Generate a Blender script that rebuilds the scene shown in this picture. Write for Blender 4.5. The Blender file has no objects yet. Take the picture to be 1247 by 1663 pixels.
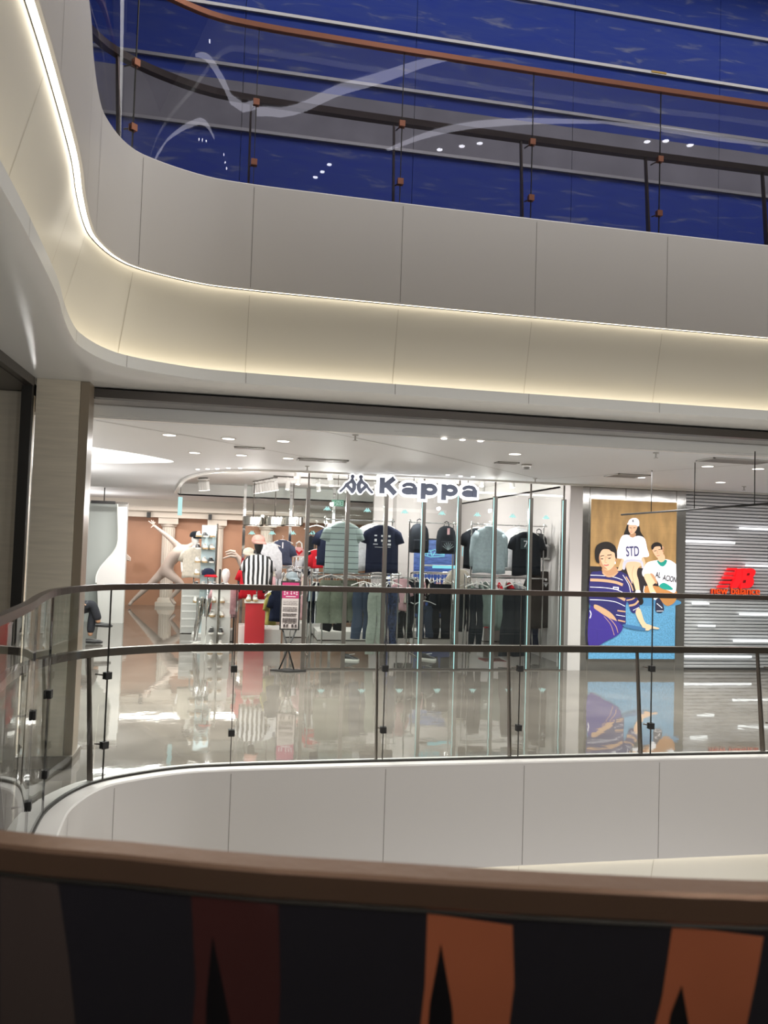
import bpy, bmesh, math, random
from mathutils import Vector, Matrix
from mathutils.geometry import tessellate_polygon
PI = math.pi
SC = bpy.context.scene
COL = SC.collection
random.seed(7)

# ------------------------------------------------------------------ camera, world, exposure, large lights
F_PX, CX, CY = 1250.0, 623.5, 831.5
PITCH, ROLL, YAW = math.radians(2.5), math.radians(1.8), math.radians(10.6)
CAM = Vector((0, 0, 1.75))
FW = Vector((math.sin(YAW)*math.cos(PITCH), math.cos(YAW)*math.cos(PITCH), math.sin(PITCH)))
R0 = Vector((math.cos(YAW), -math.sin(YAW), 0)); U0 = R0.cross(FW)
RT = math.cos(ROLL)*R0 + math.sin(ROLL)*U0
UP = -math.sin(ROLL)*R0 + math.cos(ROLL)*U0
cd = bpy.data.cameras.new('camera'); cam = bpy.data.objects.new('camera', cd); COL.objects.link(cam)
m3 = Matrix((RT, UP, -FW)).transposed()
cam.matrix_world = Matrix.Translation(CAM) @ m3.to_4x4()
cd.sensor_fit = 'VERTICAL'; cd.sensor_height = 36; cd.sensor_width = 36
cd.lens = 36*F_PX/1663
cd.clip_start = .02
cd.dof.use_dof = True; cd.dof.focus_distance = 11.0; cd.dof.aperture_fstop = cd.lens/1000/0.0052
SC.camera = cam
SC.view_settings.view_transform = 'Standard'; SC.view_settings.look = 'None'
SC.view_settings.gamma = 1; SC.view_settings.use_curve_mapping = False
SC.view_settings.exposure = 0.0
SC.cycles.max_bounces = 9; SC.cycles.diffuse_bounces = 3; SC.cycles.glossy_bounces = 4
SC.cycles.transmission_bounces = 4; SC.cycles.transparent_max_bounces = 20
SC.cycles.sample_clamp_indirect = 6; SC.cycles.sample_clamp_direct = 0
SC.cycles.use_denoising = True
SC.cycles.caustics_reflective = False; SC.cycles.caustics_refractive = False
w = bpy.data.worlds.new('world'); SC.world = w; w.use_nodes = True
w.node_tree.nodes['Background'].inputs[0].default_value = (1.0, .95, .9, 1)
w.node_tree.nodes['Background'].inputs[1].default_value = .22

def area(name, loc, size, power, rot=(0,0,0), color=(1,.975,.945)):
    power *= 2.1
    l = bpy.data.lights.new(name, 'AREA'); l.shape = 'RECTANGLE'; l.size, l.size_y = size; l.energy = power; l.color = color
    o = bpy.data.objects.new(name, l); o.location = loc; o.rotation_euler = rot; COL.objects.link(o); return o
area('atrium_fill', (4, 3.4, 13.4), (9, 4), 420)  # unseen soft overhead fill, added to lift the whole atrium
area('ground_floor_fill', (4, 3.4, -4.4), (7, 4), 85, rot=(PI, 0, 0))  # unseen upward fill, added to brighten the soffits and lower fascia
for _x in (-.6, 1.0, 2.6, 4.2, 5.8, 7.4):  # forward-aimed spots behind the camera, added to brighten the far side
    _l = bpy.data.lights.new('near_fill_spot', 'SPOT'); _l.energy = 66; _l.spot_size = math.radians(95); _l.spot_blend = .8; _l.shadow_soft_size = .06
    _o = bpy.data.objects.new('near_fill_spot', _l); _o.location = (_x, -.7, 2.9); _o.rotation_euler = (math.radians(78), 0, 0); COL.objects.link(_o)
area('near_side_fill', (2.5, -1.6, 3.8), (8, 2.5), 85, rot=(math.radians(50), 0, 0))  # unseen tilted fill, added to light the fascias from the near side
area('rear_corridor_light', (-.5, 19.7, 2.6), (5, .35), 46, color=(1,.93,.86))
area('walkway_ceiling_light', (3.5, 8.6, 2.73), (9, .5), 115)
for _y in (9.6, 11.4, 13.6, 15.6): area('left_corridor_light', (-1.9, _y, 2.73), (1.5, .12), 24)
area('upper_walkway_light', (4, 7.2, 8.9), (11, .6), 42)

for _x, _y, _z, _e in ((-2.7, 11.5, 1.9, 75), (-3.4, 18.2, 1.9, 60), (-2.9, 8.6, 2.0, 30)):  # floating points hidden behind column and partition, added to brighten the corridor ceilings
    _l = bpy.data.lights.new('corridor_fill', 'POINT'); _l.energy = _e; _l.shadow_soft_size = .1; _l.color = (1, .97, .94)
    _o = bpy.data.objects.new('corridor_fill', _l); _o.location = (_x, _y, _z); COL.objects.link(_o)

# ------------------------------------------------------------------ projection helpers (photo pixel -> point on a real plane)
def ray(x, y): return FW*F_PX + RT*(x-CX) - UP*(y-CY)
def atY(x, y, Y): d = ray(x, y); return CAM + d*(Y/d.y)
def atZ(x, y, z): d = ray(x, y); return CAM + d*((z-CAM.z)/d.z)
def atX(x, y, X): d = ray(x, y); return CAM + d*(X/d.x)

# ------------------------------------------------------------------ materials
def lin(h):
    h = h.lstrip('#'); c = [int(h[i:i+2], 16)/255 for i in (0, 2, 4)]
    return tuple(((v/12.92) if v <= .04045 else ((v+.055)/1.055)**2.4) for v in c)+(1,)
MATS = {}
def mat(name, hexc='808080', rough=.5, metal=0., emit=0., spec=.5, noise=0., nscale=8., bump=0., bscale=30., coat=0., bstretch=None):
    if name in MATS: return MATS[name]
    m = bpy.data.materials.new(name); m.use_nodes = True; nt = m.node_tree; b = nt.nodes['Principled BSDF']
    c = lin(hexc)
    b.inputs['Base Color'].default_value = c; b.inputs['Roughness'].default_value = rough
    b.inputs['Metallic'].default_value = metal; b.inputs['Specular IOR Level'].default_value = spec
    if coat: b.inputs['Coat Weight'].default_value = coat
    if emit: b.inputs['Emission Color'].default_value = c; b.inputs['Emission Strength'].default_value = emit
    tc = None
    if noise or bump:
        tc = nt.nodes.new('ShaderNodeTexCoord')
        mp = nt.nodes.new('ShaderNodeMapping'); nt.links.new(tc.outputs['Object'], mp.inputs[0])
        if bstretch: mp.inputs['Scale'].default_value = bstretch
    if noise:
        n = nt.nodes.new('ShaderNodeTexNoise'); n.inputs['Scale'].default_value = nscale; n.inputs['Detail'].default_value = 4
        nt.links.new(mp.outputs[0], n.inputs['Vector'])
        r = nt.nodes.new('ShaderNodeValToRGB'); nt.links.new(n.outputs['Fac'], r.inputs[0])
        r.color_ramp.elements[0].position = .3; r.color_ramp.elements[1].position = .7
        r.color_ramp.elements[0].color = tuple(v*(1-noise) for v in c[:3])+(1,)
        r.color_ramp.elements[1].color = tuple(min(1, v*(1+noise)) for v in c[:3])+(1,)
        nt.links.new(r.outputs[0], b.inputs['Base Color'])
        if emit: nt.links.new(r.outputs[0], b.inputs['Emission Color'])
    if bump:
        n = nt.nodes.new('ShaderNodeTexNoise'); n.inputs['Scale'].default_value = bscale; n.inputs['Detail'].default_value = 3
        nt.links.new(mp.outputs[0], n.inputs['Vector'])
        bp = nt.nodes.new('ShaderNodeBump'); bp.inputs['Strength'].default_value = bump; bp.inputs['Distance'].default_value = .01
        nt.links.new(n.outputs['Fac'], bp.inputs['Height']); nt.links.new(bp.outputs[0], b.inputs['Normal'])
    MATS[name] = m; return m
def glow(name, hexc, strength):
    if name in MATS: return MATS[name]
    m = bpy.data.materials.new(name); m.use_nodes = True; nt = m.node_tree; nt.nodes.clear()
    e = nt.nodes.new('ShaderNodeEmission'); e.inputs[0].default_value = lin(hexc); e.inputs[1].default_value = strength
    o = nt.nodes.new('ShaderNodeOutputMaterial'); nt.links.new(e.outputs[0], o.inputs[0]); MATS[name] = m; return m
def glass(name, tint=(1,1,1), ior=1.5, rough=0.0):
    if name in MATS: return MATS[name]
    m = bpy.data.materials.new(name); m.use_nodes = True; nt = m.node_tree; nt.nodes.clear()
    t = nt.nodes.new('ShaderNodeBsdfTransparent'); t.inputs[0].default_value = tint+(1,)
    g = nt.nodes.new('ShaderNodeBsdfGlossy'); g.inputs['Roughness'].default_value = rough
    f = nt.nodes.new('ShaderNodeFresnel'); f.inputs[0].default_value = ior
    # back faces see the same reflectance as the front (thin pane)
    geo = nt.nodes.new('ShaderNodeNewGeometry')
    mx = nt.nodes.new('ShaderNodeMixShader'); o = nt.nodes.new('ShaderNodeOutputMaterial')
    inv = nt.nodes.new('ShaderNodeMath'); inv.operation = 'SUBTRACT'; inv.inputs[0].default_value = 1
    nt.links.new(geo.outputs['Backfacing'], inv.inputs[1])
    mul = nt.nodes.new('ShaderNodeMath'); mul.operation = 'MULTIPLY'
    nt.links.new(f.outputs[0], mul.inputs[0]); nt.links.new(inv.outputs[0], mul.inputs[1])
    nt.links.new(mul.outputs[0], mx.inputs[0]); nt.links.new(t.outputs[0], mx.inputs[1]); nt.links.new(g.outputs[0], mx.inputs[2])
    nt.links.new(mx.outputs[0], o.inputs[0]); MATS[name] = m; return m

M_FASCIA = mat('white_metal_panel', 'cdc9c5', .42, spec=.45)
M_BAND = mat('cove_panel', 'd8d3c6', .3, spec=.5)
M_SOFFIT = mat('soffit_panel', 'd2d1cc', .28, spec=.5)
M_SEAM = mat('panel_seam', '7a756e', .7)
M_SEAML = mat('cove_seam', 'b0a998', .6)
M_LED = glow('warm_led', 'fff5e0', 6.0)
M_LEDB = glow('warm_led_cove', 'fff2d8', 4.6)
M_GLASS = glass('clear_glass', (.93, .955, .945), 1.5)
M_GLASSD = glass('upper_glass', (.80, .80, .84), 1.55)
M_SHOPGLASS = glass('shop_glass', (.95, .97, .965), 1.5)
M_BROWN = mat('brown_anodised_metal', '5b5049', .32, .75)
M_BRONZE = mat('brushed_bronze', '8a6c58', .3, .65, bump=.08, bscale=60, bstretch=(1, 1, 30))
M_COPPER = mat('copper_metal', 'a8735c', .3, .85)
M_DARK = mat('dark_metal', '3a3835', .4, .6)
M_STEEL = mat('brushed_steel', 'b5b3ad', .16, 1.0)
M_CHROME = mat('chrome', 'd8d8d8', .06, 1.0)
M_WHITE = mat('white_paint', 'eceae6', .45)
M_CEIL = mat('ceiling_paint', 'e6e8ea', .6)
M_CURB = mat('white_stone_curb', 'd6d2c8', .35)
M_OLIVE = mat('beige_laminate', 'd0c6b3', .38, noise=.08, nscale=3, bstretch=(1, 1, 14))
M_BLACK = mat('black_plastic', '1c1b1b', .5)

def floor_mat():
    m = bpy.data.materials.new('polished_marble_tile'); m.use_nodes = True; nt = m.node_tree; b = nt.nodes['Principled BSDF']
    tc = nt.nodes.new('ShaderNodeTexCoord'); br = nt.nodes.new('ShaderNodeTexBrick')
    nt.links.new(tc.outputs['Object'], br.inputs[0])
    br.offset = 0; br.inputs['Scale'].default_value = 1; br.inputs['Brick Width'].default_value = .8; br.inputs['Row Height'].default_value = .8
    br.inputs['Mortar Size'].default_value = .002; br.inputs['Mortar Smooth'].default_value = .3
    n = nt.nodes.new('ShaderNodeTexNoise'); n.inputs['Scale'].default_value = 2.2; n.inputs['Detail'].default_value = 8
    nt.links.new(tc.outputs['Object'], n.inputs['Vector'])
    r = nt.nodes.new('ShaderNodeValToRGB'); r.color_ramp.elements[0].color = lin('5f5a54'); r.color_ramp.elements[1].color = lin('726c65')
    r.color_ramp.elements[0].position = .3; r.color_ramp.elements[1].position = .7
    nt.links.new(n.outputs['Fac'], r.inputs[0]); nt.links.new(r.outputs[0], br.inputs['Color1']); nt.links.new(r.outputs[0], br.inputs['Color2'])
    br.inputs['Mortar'].default_value = lin('5a554f')
    nt.links.new(br.outputs['Color'], b.inputs['Base Color'])
    b.inputs['Roughness'].default_value = .035; b.inputs['IOR'].default_value = 2.25
    n2 = nt.nodes.new('ShaderNodeTexNoise'); n2.inputs['Scale'].default_value = 5; n2.inputs['Detail'].default_value = 2
    nt.links.new(tc.outputs['Object'], n2.inputs['Vector'])
    bp = nt.nodes.new('ShaderNodeBump'); bp.inputs['Strength'].default_value = .035; bp.inputs['Distance'].default_value = .02
    nt.links.new(n2.outputs['Fac'], bp.inputs['Height']); nt.links.new(bp.outputs[0], b.inputs['Normal'])
    return m
M_FLOOR = floor_mat()

# ------------------------------------------------------------------ mesh helpers
class MB:
    def __init__(s): s.v = []; s.f = []; s.m = []; s.sm = []
    def add(s, vs, fs, mi=0, smooth=False):
        o = len(s.v); s.v += [tuple(p) for p in vs]
        for f in fs: s.f.append([i+o for i in f]); s.m.append(mi); s.sm.append(smooth)
        return s
    def box(s, lo, hi, mi=0):
        (a, b, c), (d, e, f) = lo, hi
        vs = [(a,b,c),(d,b,c),(d,e,c),(a,e,c),(a,b,f),(d,b,f),(d,e,f),(a,e,f)]
        return s.add(vs, [(0,3,2,1),(4,5,6,7),(0,1,5,4),(1,2,6,5),(2,3,7,6),(3,0,4,7)], mi)
    def tube(s, pts, rad, n=10, mi=0, cap=True, flat=1.0, smooth=True, up=Vector((0,0,1))):
        pts = [Vector(p) for p in pts]
        if not isinstance(rad, (list, tuple)): rad = [rad]*len(pts)
        vs = []; fs = []
        for i, p in enumerate(pts):
            t = (pts[min(i+1, len(pts)-1)]-pts[max(i-1, 0)]).normalized()
            u = up if abs(t.dot(up)) < .95 else Vector((1, 0, 0))
            a = t.cross(u).normalized(); b = a.cross(t).normalized()
            for k in range(n):
                an = 2*PI*k/n; vs.append(p+a*math.cos(an)*rad[i]+b*math.sin(an)*rad[i]*flat)
        for i in range(len(pts)-1):
            for k in range(n):
                fs.append((i*n+k, i*n+(k+1) % n, (i+1)*n+(k+1) % n, (i+1)*n+k))
        s.add(vs, fs, mi, smooth)
        if cap:
            o = len(s.v)-len(vs)
            s.f.append([o+k for k in range(n)][::-1]); s.m.append(mi); s.sm.append(False)
            e = o+(len(pts)-1)*n
            s.f.append([e+k for k in range(n)]); s.m.append(mi); s.sm.append(False)
        return s
    def lathe(s, prof, c=(0,0,0), n=20, mi=0, sx=1., sy=1., smooth=True):
        vs = []; fs = []
        for (r, z) in prof:
            for k in range(n):
                a = 2*PI*k/n; vs.append((c[0]+r*math.cos(a)*sx, c[1]+r*math.sin(a)*sy, c[2]+z))
        for i in range(len(prof)-1):
            for k in range(n): fs.append((i*n+k, i*n+(k+1) % n, (i+1)*n+(k+1) % n, (i+1)*n+k))
        return s.add(vs, fs, mi, smooth)
    def prism(s, pts, y0, y1, mi=0, smooth=False):
        """outline in (x,z), extruded along y; every further piece stands a hair prouder so faces never coincide"""
        s.np = getattr(s, 'np', 0)+1
        y0 -= .0004*s.np; y1 += .0004*s.np
        n = len(pts); vs = [(x, y0, z) for x, z in pts]+[(x, y1, z) for x, z in pts]
        tr = tessellate_polygon([[Vector((x, z, 0)) for x, z in pts]])
        fs = [t for t in tr]+[tuple(i+n for i in t)[::-1] for t in tr]
        fs += [(i, (i+1) % n, n+(i+1) % n, n+i) for i in range(n)]
        return s.add(vs, fs, mi, smooth)
    def sweep(s, path, prof, closed=True, mi=0, smooth=True, loop=False):
        """path: list of (P,N) 2D; prof: (offset,z) points"""
        np_, k = len(path), len(prof); vs = []; fs = []
        for (P, N) in path:
            for (o, z) in prof: vs.append((P[0]+N[0]*o, P[1]+N[1]*o, z))
        for i in range(np_ if closed else np_-1):
            j = (i+1) % np_
            for q in range(k if loop else k-1):
                r = (q+1) % k; fs.append((i*k+q, j*k+q, j*k+r, i*k+r))
        if loop and not closed:
            fs.append(tuple(range(k))); fs.append(tuple((np_-1)*k+q for q in range(k))[::-1])
        return s.add(vs, fs, mi, smooth)
    def build(s, name, mats, parent=None, loc=None, sharp=40):
        me = bpy.data.meshes.new(name); me.from_pydata(s.v, [], s.f)
        if not isinstance(mats, (list, tuple)): mats = [mats]
        for m in mats: me.materials.append(m)
        me.polygons.foreach_set('material_index', s.m); me.polygons.foreach_set('use_smooth', s.sm)
        bm = bmesh.new(); bm.from_mesh(me); bmesh.ops.recalc_face_normals(bm, faces=bm.faces[:])
        for e in bm.edges:
            if len(e.link_faces) == 2 and e.calc_face_angle(0) > math.radians(sharp): e.smooth = False
        bm.to_mesh(me); bm.free(); me.update()
        o = bpy.data.objects.new(name, me); COL.objects.link(o)
        if parent: o.parent = parent
        if loc is not None: o.location = loc
        return o
def cr(pts, n=6, closed=False):
    out = []; N = len(pts); rng = range(N) if closed else range(N-1)
    for i in rng:
        g = lambda k: pts[k % N] if closed else pts[max(0, min(N-1, k))]
        p0, p1, p2, p3 = g(i-1), g(i), g(i+1), g(i+2)
        for j in range(n):
            t = j/n
            out.append(tuple(.5*((2*p1[d])+(-p0[d]+p2[d])*t+(2*p0[d]-5*p1[d]+4*p2[d]-p3[d])*t*t+(-p0[d]+3*p1[d]-3*p2[d]+p3[d])*t**3) for d in range(len(p1))))
    if not closed: out.append(tuple(pts[-1]))
    return out
def tag(o, label=None, cat=None, group=None, kind=None):
    if label: o['label'] = label
    if cat: o['category'] = cat
    if group: o['group'] = group
    if kind: o['kind'] = kind
    return o
def thing(name, label, cat, loc=(0,0,0), rz=0, group=None):
    o = bpy.data.objects.new(name, None); o.empty_display_size = .05; COL.objects.link(o)
    o.location = loc; o.rotation_euler = (0, 0, rz); return tag(o, label, cat, group)
def dup(o, loc=None, rz=None, label=None, group=None, parent=None):
    c = o.copy(); COL.objects.link(c); c.parent = parent
    if loc is not None: c.location = loc
    if rz is not None: c.rotation_euler = (0, 0, rz)
    if label: c['label'] = label
    if group: c['group'] = group
    for ch in list(o.children): dup(ch, parent=c)
    return c
ORD = ['', 'first', 'second', 'third', 'fourth', 'fifth', 'sixth', 'seventh', 'eighth', 'ninth', 'tenth']+['%dth' % k for k in range(11, 21)]+['21st', '22nd', '23rd']+['%dth' % k for k in range(24, 31)]+['31st', '32nd', '33rd']+['%dth' % k for k in range(34, 41)]+['41st', '42nd', '43rd']+['%dth' % k for k in range(44, 60)]
def struct(o, kind='structure'): o['kind'] = kind; return o
def flatpoly(name, outer, holes, z, m, thick=.06, up=True):
    """horizontal slab (x,y outlines) from z (visible side) thickened away"""
    loops = [[Vector((x, y, 0)) for x, y in outer]]+[[Vector((x, y, 0)) for x, y in h] for h in holes]
    fl = [p for l in loops for p in l]; tr = tessellate_polygon(loops); n = len(fl)
    z2 = z-thick if up else z+thick
    b = MB(); vs = [(p.x, p.y, z) for p in fl]+[(p.x, p.y, z2) for p in fl]
    fs = [tuple(t) for t in tr]+[tuple(i+n for i in t) for t in tr]
    o = 0
    for l in loops:
        k = len(l); fs += [(o+i, o+(i+1) % k, n+o+(i+1) % k, n+o+i) for i in range(k)]; o += k
    b.add(vs, fs); return struct(b.build(name, m))
def text_mesh(s, size, extrude=.0, offset=0., sx=1., space=1.):
    c = bpy.data.curves.new('txt', 'FONT'); c.body = s; c.size = size; c.extrude = extrude; c.offset = offset
    c.space_character = space; c.resolution_u = 6
    o = bpy.data.objects.new('txt', c); COL.objects.link(o)
    bpy.context.view_layer.update()
    me = bpy.data.meshes.new_from_object(o); bpy.data.objects.remove(o); bpy.data.curves.remove(c)
    # stand it up: text x->x, y->z, depth->-y
    for v in me.vertices: v.co = Vector((v.co.x*sx, -v.co.z, v.co.y))
    return me
def text_obj(name, s, size, m, parent, loc, extrude=.004, offset=0., sx=1., sz=1., center=False, width=None, space=1.):
    me = text_mesh(s, size, extrude, offset, sx, space); me.name = name
    xs = [v.co.x for v in me.vertices]
    if width:
        k = width/(max(xs)-min(xs)); x0 = min(xs)
        for v in me.vertices: v.co.x = (v.co.x-x0)*k
    elif center:
        c = (max(xs)+min(xs))/2
        for v in me.vertices: v.co.x -= c
    for v in me.vertices: v.co.z *= sz
    me.materials.clear(); me.materials.append(m)
    o = bpy.data.objects.new(name, me); COL.objects.link(o); o.parent = parent; o.location = loc; return o

# ------------------------------------------------------------------ the atrium edge: one closed loop in plan
GP = [(-1.12, 4.95), (-1.12, 5.25), (-1.03, 5.6), (-.85, 5.84), (-.42, 6.06), (-.02, 6.12), (.6, 6.14), (1.2, 6.15), (2.4, 6.16), (3.6, 6.16), (4.8, 6.15), (6.5, 6.14), (8.6, 6.1),
      (9.3, 5.7), (9.5, 4.8), (9.5, 2.2), (9.3, 1.1), (8.4, .62), (6, .6), (3.5, .62), (1.6, .66), (.95, .71), (.6, .76), (.36, .81), (.17, .86), (.02, .9), (-.12, .95),
      (-.27, 1.0), (-.42, 1.09), (-.62, 1.28), (-.82, 1.62), (-.9, 2.1), (-.93, 2.7), (-.96, 3.3), (-1.02, 4.1), (-1.08, 4.55)]
_raw = cr(GP, 24, True)
def resample(pts, step):
    out = [pts[0]]; acc = 0
    for a, b in zip(pts, pts[1:]+[pts[0]]):
        acc += math.dist(a, b)
        if acc >= step: out.append(b); acc = 0
    return out
_rs = resample(_raw, .085)
def normals(P):
    out = []
    for i in range(len(P)):
        a, b = P[i-1], P[(i+1) % len(P)]; t = (b[0]-a[0], b[1]-a[1]); L = math.hypot(*t)
        out.append((P[i], (-t[1]/L, t[0]/L)))      # loop runs clockwise seen from above: this points away from the void
    return out
LOOP = normals(_rs)
def near_index(x, y): return min(range(len(LOOP)), key=lambda i: math.dist(LOOP[i][0], (x, y)))
def off(o, i=None): return [(P[0]+N[0]*o, P[1]+N[1]*o) for P, N in LOOP]

def slab_edge(L, n):
    b = MB(); b.sweep(LOOP, [(.16, L+.0), (-.14, L+.03), (-.15, L+.02), (-.15, L-.79), (-.145, L-.80), (-.128, L-.80)])
    struct(b.build('trim_%d' % n, M_FASCIA))
    b = MB(); b.sweep(LOOP, [(-.126, L-.792), (-.095, L-.792)])
    led = b.build('light_strip', M_LED)
    tag(led, ['thin warm light strip under the white parapet of the upper floor', 'thin warm light strip under the parapet of the floor with the sportswear shop'][0 if L > 1 else 1], 'light strip')
    b = MB(); b.sweep(LOOP, cr([(-.092, L-.80), (-.085, L-.82), (-.04, L-1.0), (.01, L-1.2), (.05, L-1.36), (.06, L-1.45)], 6))
    struct(b.build('trim_%d' % (n+1), M_BAND))
    b = MB(); b.sweep(LOOP, [(.06, L-1.47), (-.05, L-1.47), (-.05, L-1.435), (-.06, L-1.435), (-.06, L-1.52), (-.045, L-1.53), (.2, L-1.55), (.45, L-1.555)])
    struct(b.build('trim_%d' % (n+2), M_SOFFIT))
    b = MB(); b.sweep(LOOP, [(.045, L-1.464), (-.03, L-1.464)])
    led = b.build('light_strip', M_LEDB)
    tag(led, ['warm light strip hidden behind the lower lip of the upper floor cove', 'warm light strip in the cove below the shop floor'][0 if L > 1 else 1], 'light strip')
slab_edge(4.5, 1); slab_edge(0.0, 4)
# panel seams
JOINTS = [(-.86, 5.84), (-1.12, 5.1)]+[(-.02+1.195*k, 6.15) for k in range(8)]+[(-1.08, 4.5), (-.98, 3.4), (-.92, 2.3), (-.5, 1.15), (.42, .8), (1.6, .66), (2.8, .62), (4, .6), (5.2, .6), (6.4, .6)]
def seam(L, mb, sel):
    for (x, y) in JOINTS:
        P, N = LOOP[near_index(x, y)]; T = (N[1], -N[0]); hw = .0019
        for kk, prof in enumerate(([(-.1515, L+.0), (-.1515, L-.79)], cr([(-.083, L-.83), (-.042, L-1.0), (.008, L-1.2), (.048, L-1.36), (.057, L-1.42)], 3), [(-.0615, L-1.435), (-.0615, L-1.52)])):
            if (kk == 1) != sel: continue
            vs = []
            for (o, z) in prof:
                for s in (-hw, hw): vs.append((P[0]+N[0]*o+T[0]*s, P[1]+N[1]*o+T[1]*s, z))
            mb.add(vs, [(2*i, 2*i+1, 2*i+3, 2*i+2) for i in range(len(prof)-1)])
mb = MB(); seam(4.5, mb, False); seam(0., mb, False); struct(mb.build('trim_7', M_SEAM)); mb = MB(); seam(4.5, mb, True); seam(0., mb, True); struct(mb.build('trim_18', M_SEAML))

# floors and soffits around the loop
RECT = [(-7, -4), (12, -4), (12, 23), (-7, 23)]
flatpoly('floor', RECT, [off(.155)], 0.0, M_FLOOR, .5, True)
flatpoly('floor_upper', RECT, [off(.155)], 4.5, M_FLOOR, .6, True)
flatpoly('floor_ground', [(-7, -4), (12, -4), (12, 10), (-7, 10)], [], -4.6, M_FLOOR, .2, True)
# soffit ring, walkway ceiling with the shop's raised field cut out
SHOPC = [(p.x, p.y) for p in [atZ(285, 800, 2.75), atZ(291, 789, 2.75), atZ(298, 780, 2.75), atZ(312, 773, 2.75), atZ(330, 768, 2.75), atZ(360, 764.5, 2.75), atZ(400, 763, 2.75), atZ(450, 763.4, 2.75)]]
SHOPC = cr(SHOPC, 5)+[(1.0, 10.66), (4.972, 10.66), (4.972, 18.0), (-1.38, 18.0)]
X0, YW = -1.62, 6.86
inner = [(X0, -4), (12, -4), (12, YW), (X0, YW)]
flatpoly('ceiling', [(-7, -4), (X0-.6, -4), (X0-.6, YW), (12, YW), (12, 23), (-7, 23)], [SHOPC], 2.75, M_CEIL, .03, False)
flatpoly('ceiling_ring', [(X0-.02, -4), (12, -4), (12, YW+.02), (X0-.02, YW+.02)], [off(.44)], 2.945, M_SOFFIT, .05, False)
# raised shop ceiling and its vertical edge
b = MB(); n = len(SHOPC)
b.add([(x, y, 2.75) for x, y in SHOPC]+[(x, y, 3.02) for x, y in SHOPC], [(i, (i+1) % n, n+(i+1) % n, n+i) for i in range(n)], smooth=True)
struct(b.build('trim_8', M_WHITE))
lipp = normals(SHOPC)[:len(SHOPC)-2]
b = MB(); b.sweep([(P, (N[0], N[1])) for P, N in normals([(-1.38, 17.9)]+SHOPC[:-3]+[(4.972, 10.66), (11.8, 10.66)])[1:-1]+[((11.8, 10.66), (0, 1))]], [(-.03, 2.751), (-.03, 2.725), (.03, 2.725), (.03, 2.751)], closed=False, smooth=False)
struct(b.build('trim_19', mat('bright_lip', 'f4f2ee', .4)))
flatpoly('ceiling_shop', SHOPC, [], 3.02, M_WHITE, .04, False)
# dark shutter track beams
M_TRACK = mat('dark_shutter_track', '4a4541', .3, .5)
M_MIRR = mat('polished_metal_underside', 'a39a96', .1, .95, bump=.25, bscale=3)
b = MB(); b.box((-1.178, 6.42, 2.862), (12, 6.52, 2.93)); b.box((X0+.0, 1.0, 2.875), (X0+.05, 6.2, 2.944)); b.box((X0-.6, 1.0, 2.868), (X0-.001, 6.39, 2.874)); struct(b.build('trim_9', M_TRACK))
b = MB(); b.box((-1.24, 6.521, 2.866), (12, 6.80, 2.93)); struct(b.build('trim_10', M_MIRR))
b = MB(); b.box((-1.3, 6.801, 2.751), (12, 6.858, 2.94)); struct(b.build('trim_11', M_WHITE))
# corner column clad in beige laminate + metal guides
b = MB(); b.box((-1.56, 6.22, 0), (-1.245, 6.5, 2.944)); struct(b.build('wall_column', M_OLIVE))
b = MB(); b.box((-1.242, 6.235, 0), (-1.178, 6.42, 2.944)); struct(b.build('trim_12', mat('grey_brown_laminate', '8a7d6b', .3)))
b = MB(); b.box((-1.21, 6.425, 0), (-1.185, 6.45, 2.86)); b.box((-1.24, 6.47, 0), (-1.2, 6.56, 2.86)); struct(b.build('trim_13', mat('satin_guide', 'a59c96', .3, .8)))
b = MB(); b.box((-1.65, 6.16, 0), (-1.575, 6.22, 2.944)); struct(b.build('trim_14', M_DARK))
b = MB(); b.box((-3.6, 6.4, 0), (-1.66, 6.6, 2.866)); struct(b.build('wall_left', mat('pale_beige_laminate', 'd0c6b3', .35, noise=.05, nscale=3, bstretch=(1, 1, 14))))
b = MB(); b.box((-1.58, 6.2, 0), (-1.17, 6.52, .09)); struct(b.build('baseboard_column', mat('brown_skirting', '6a6258', .3)))

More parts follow.
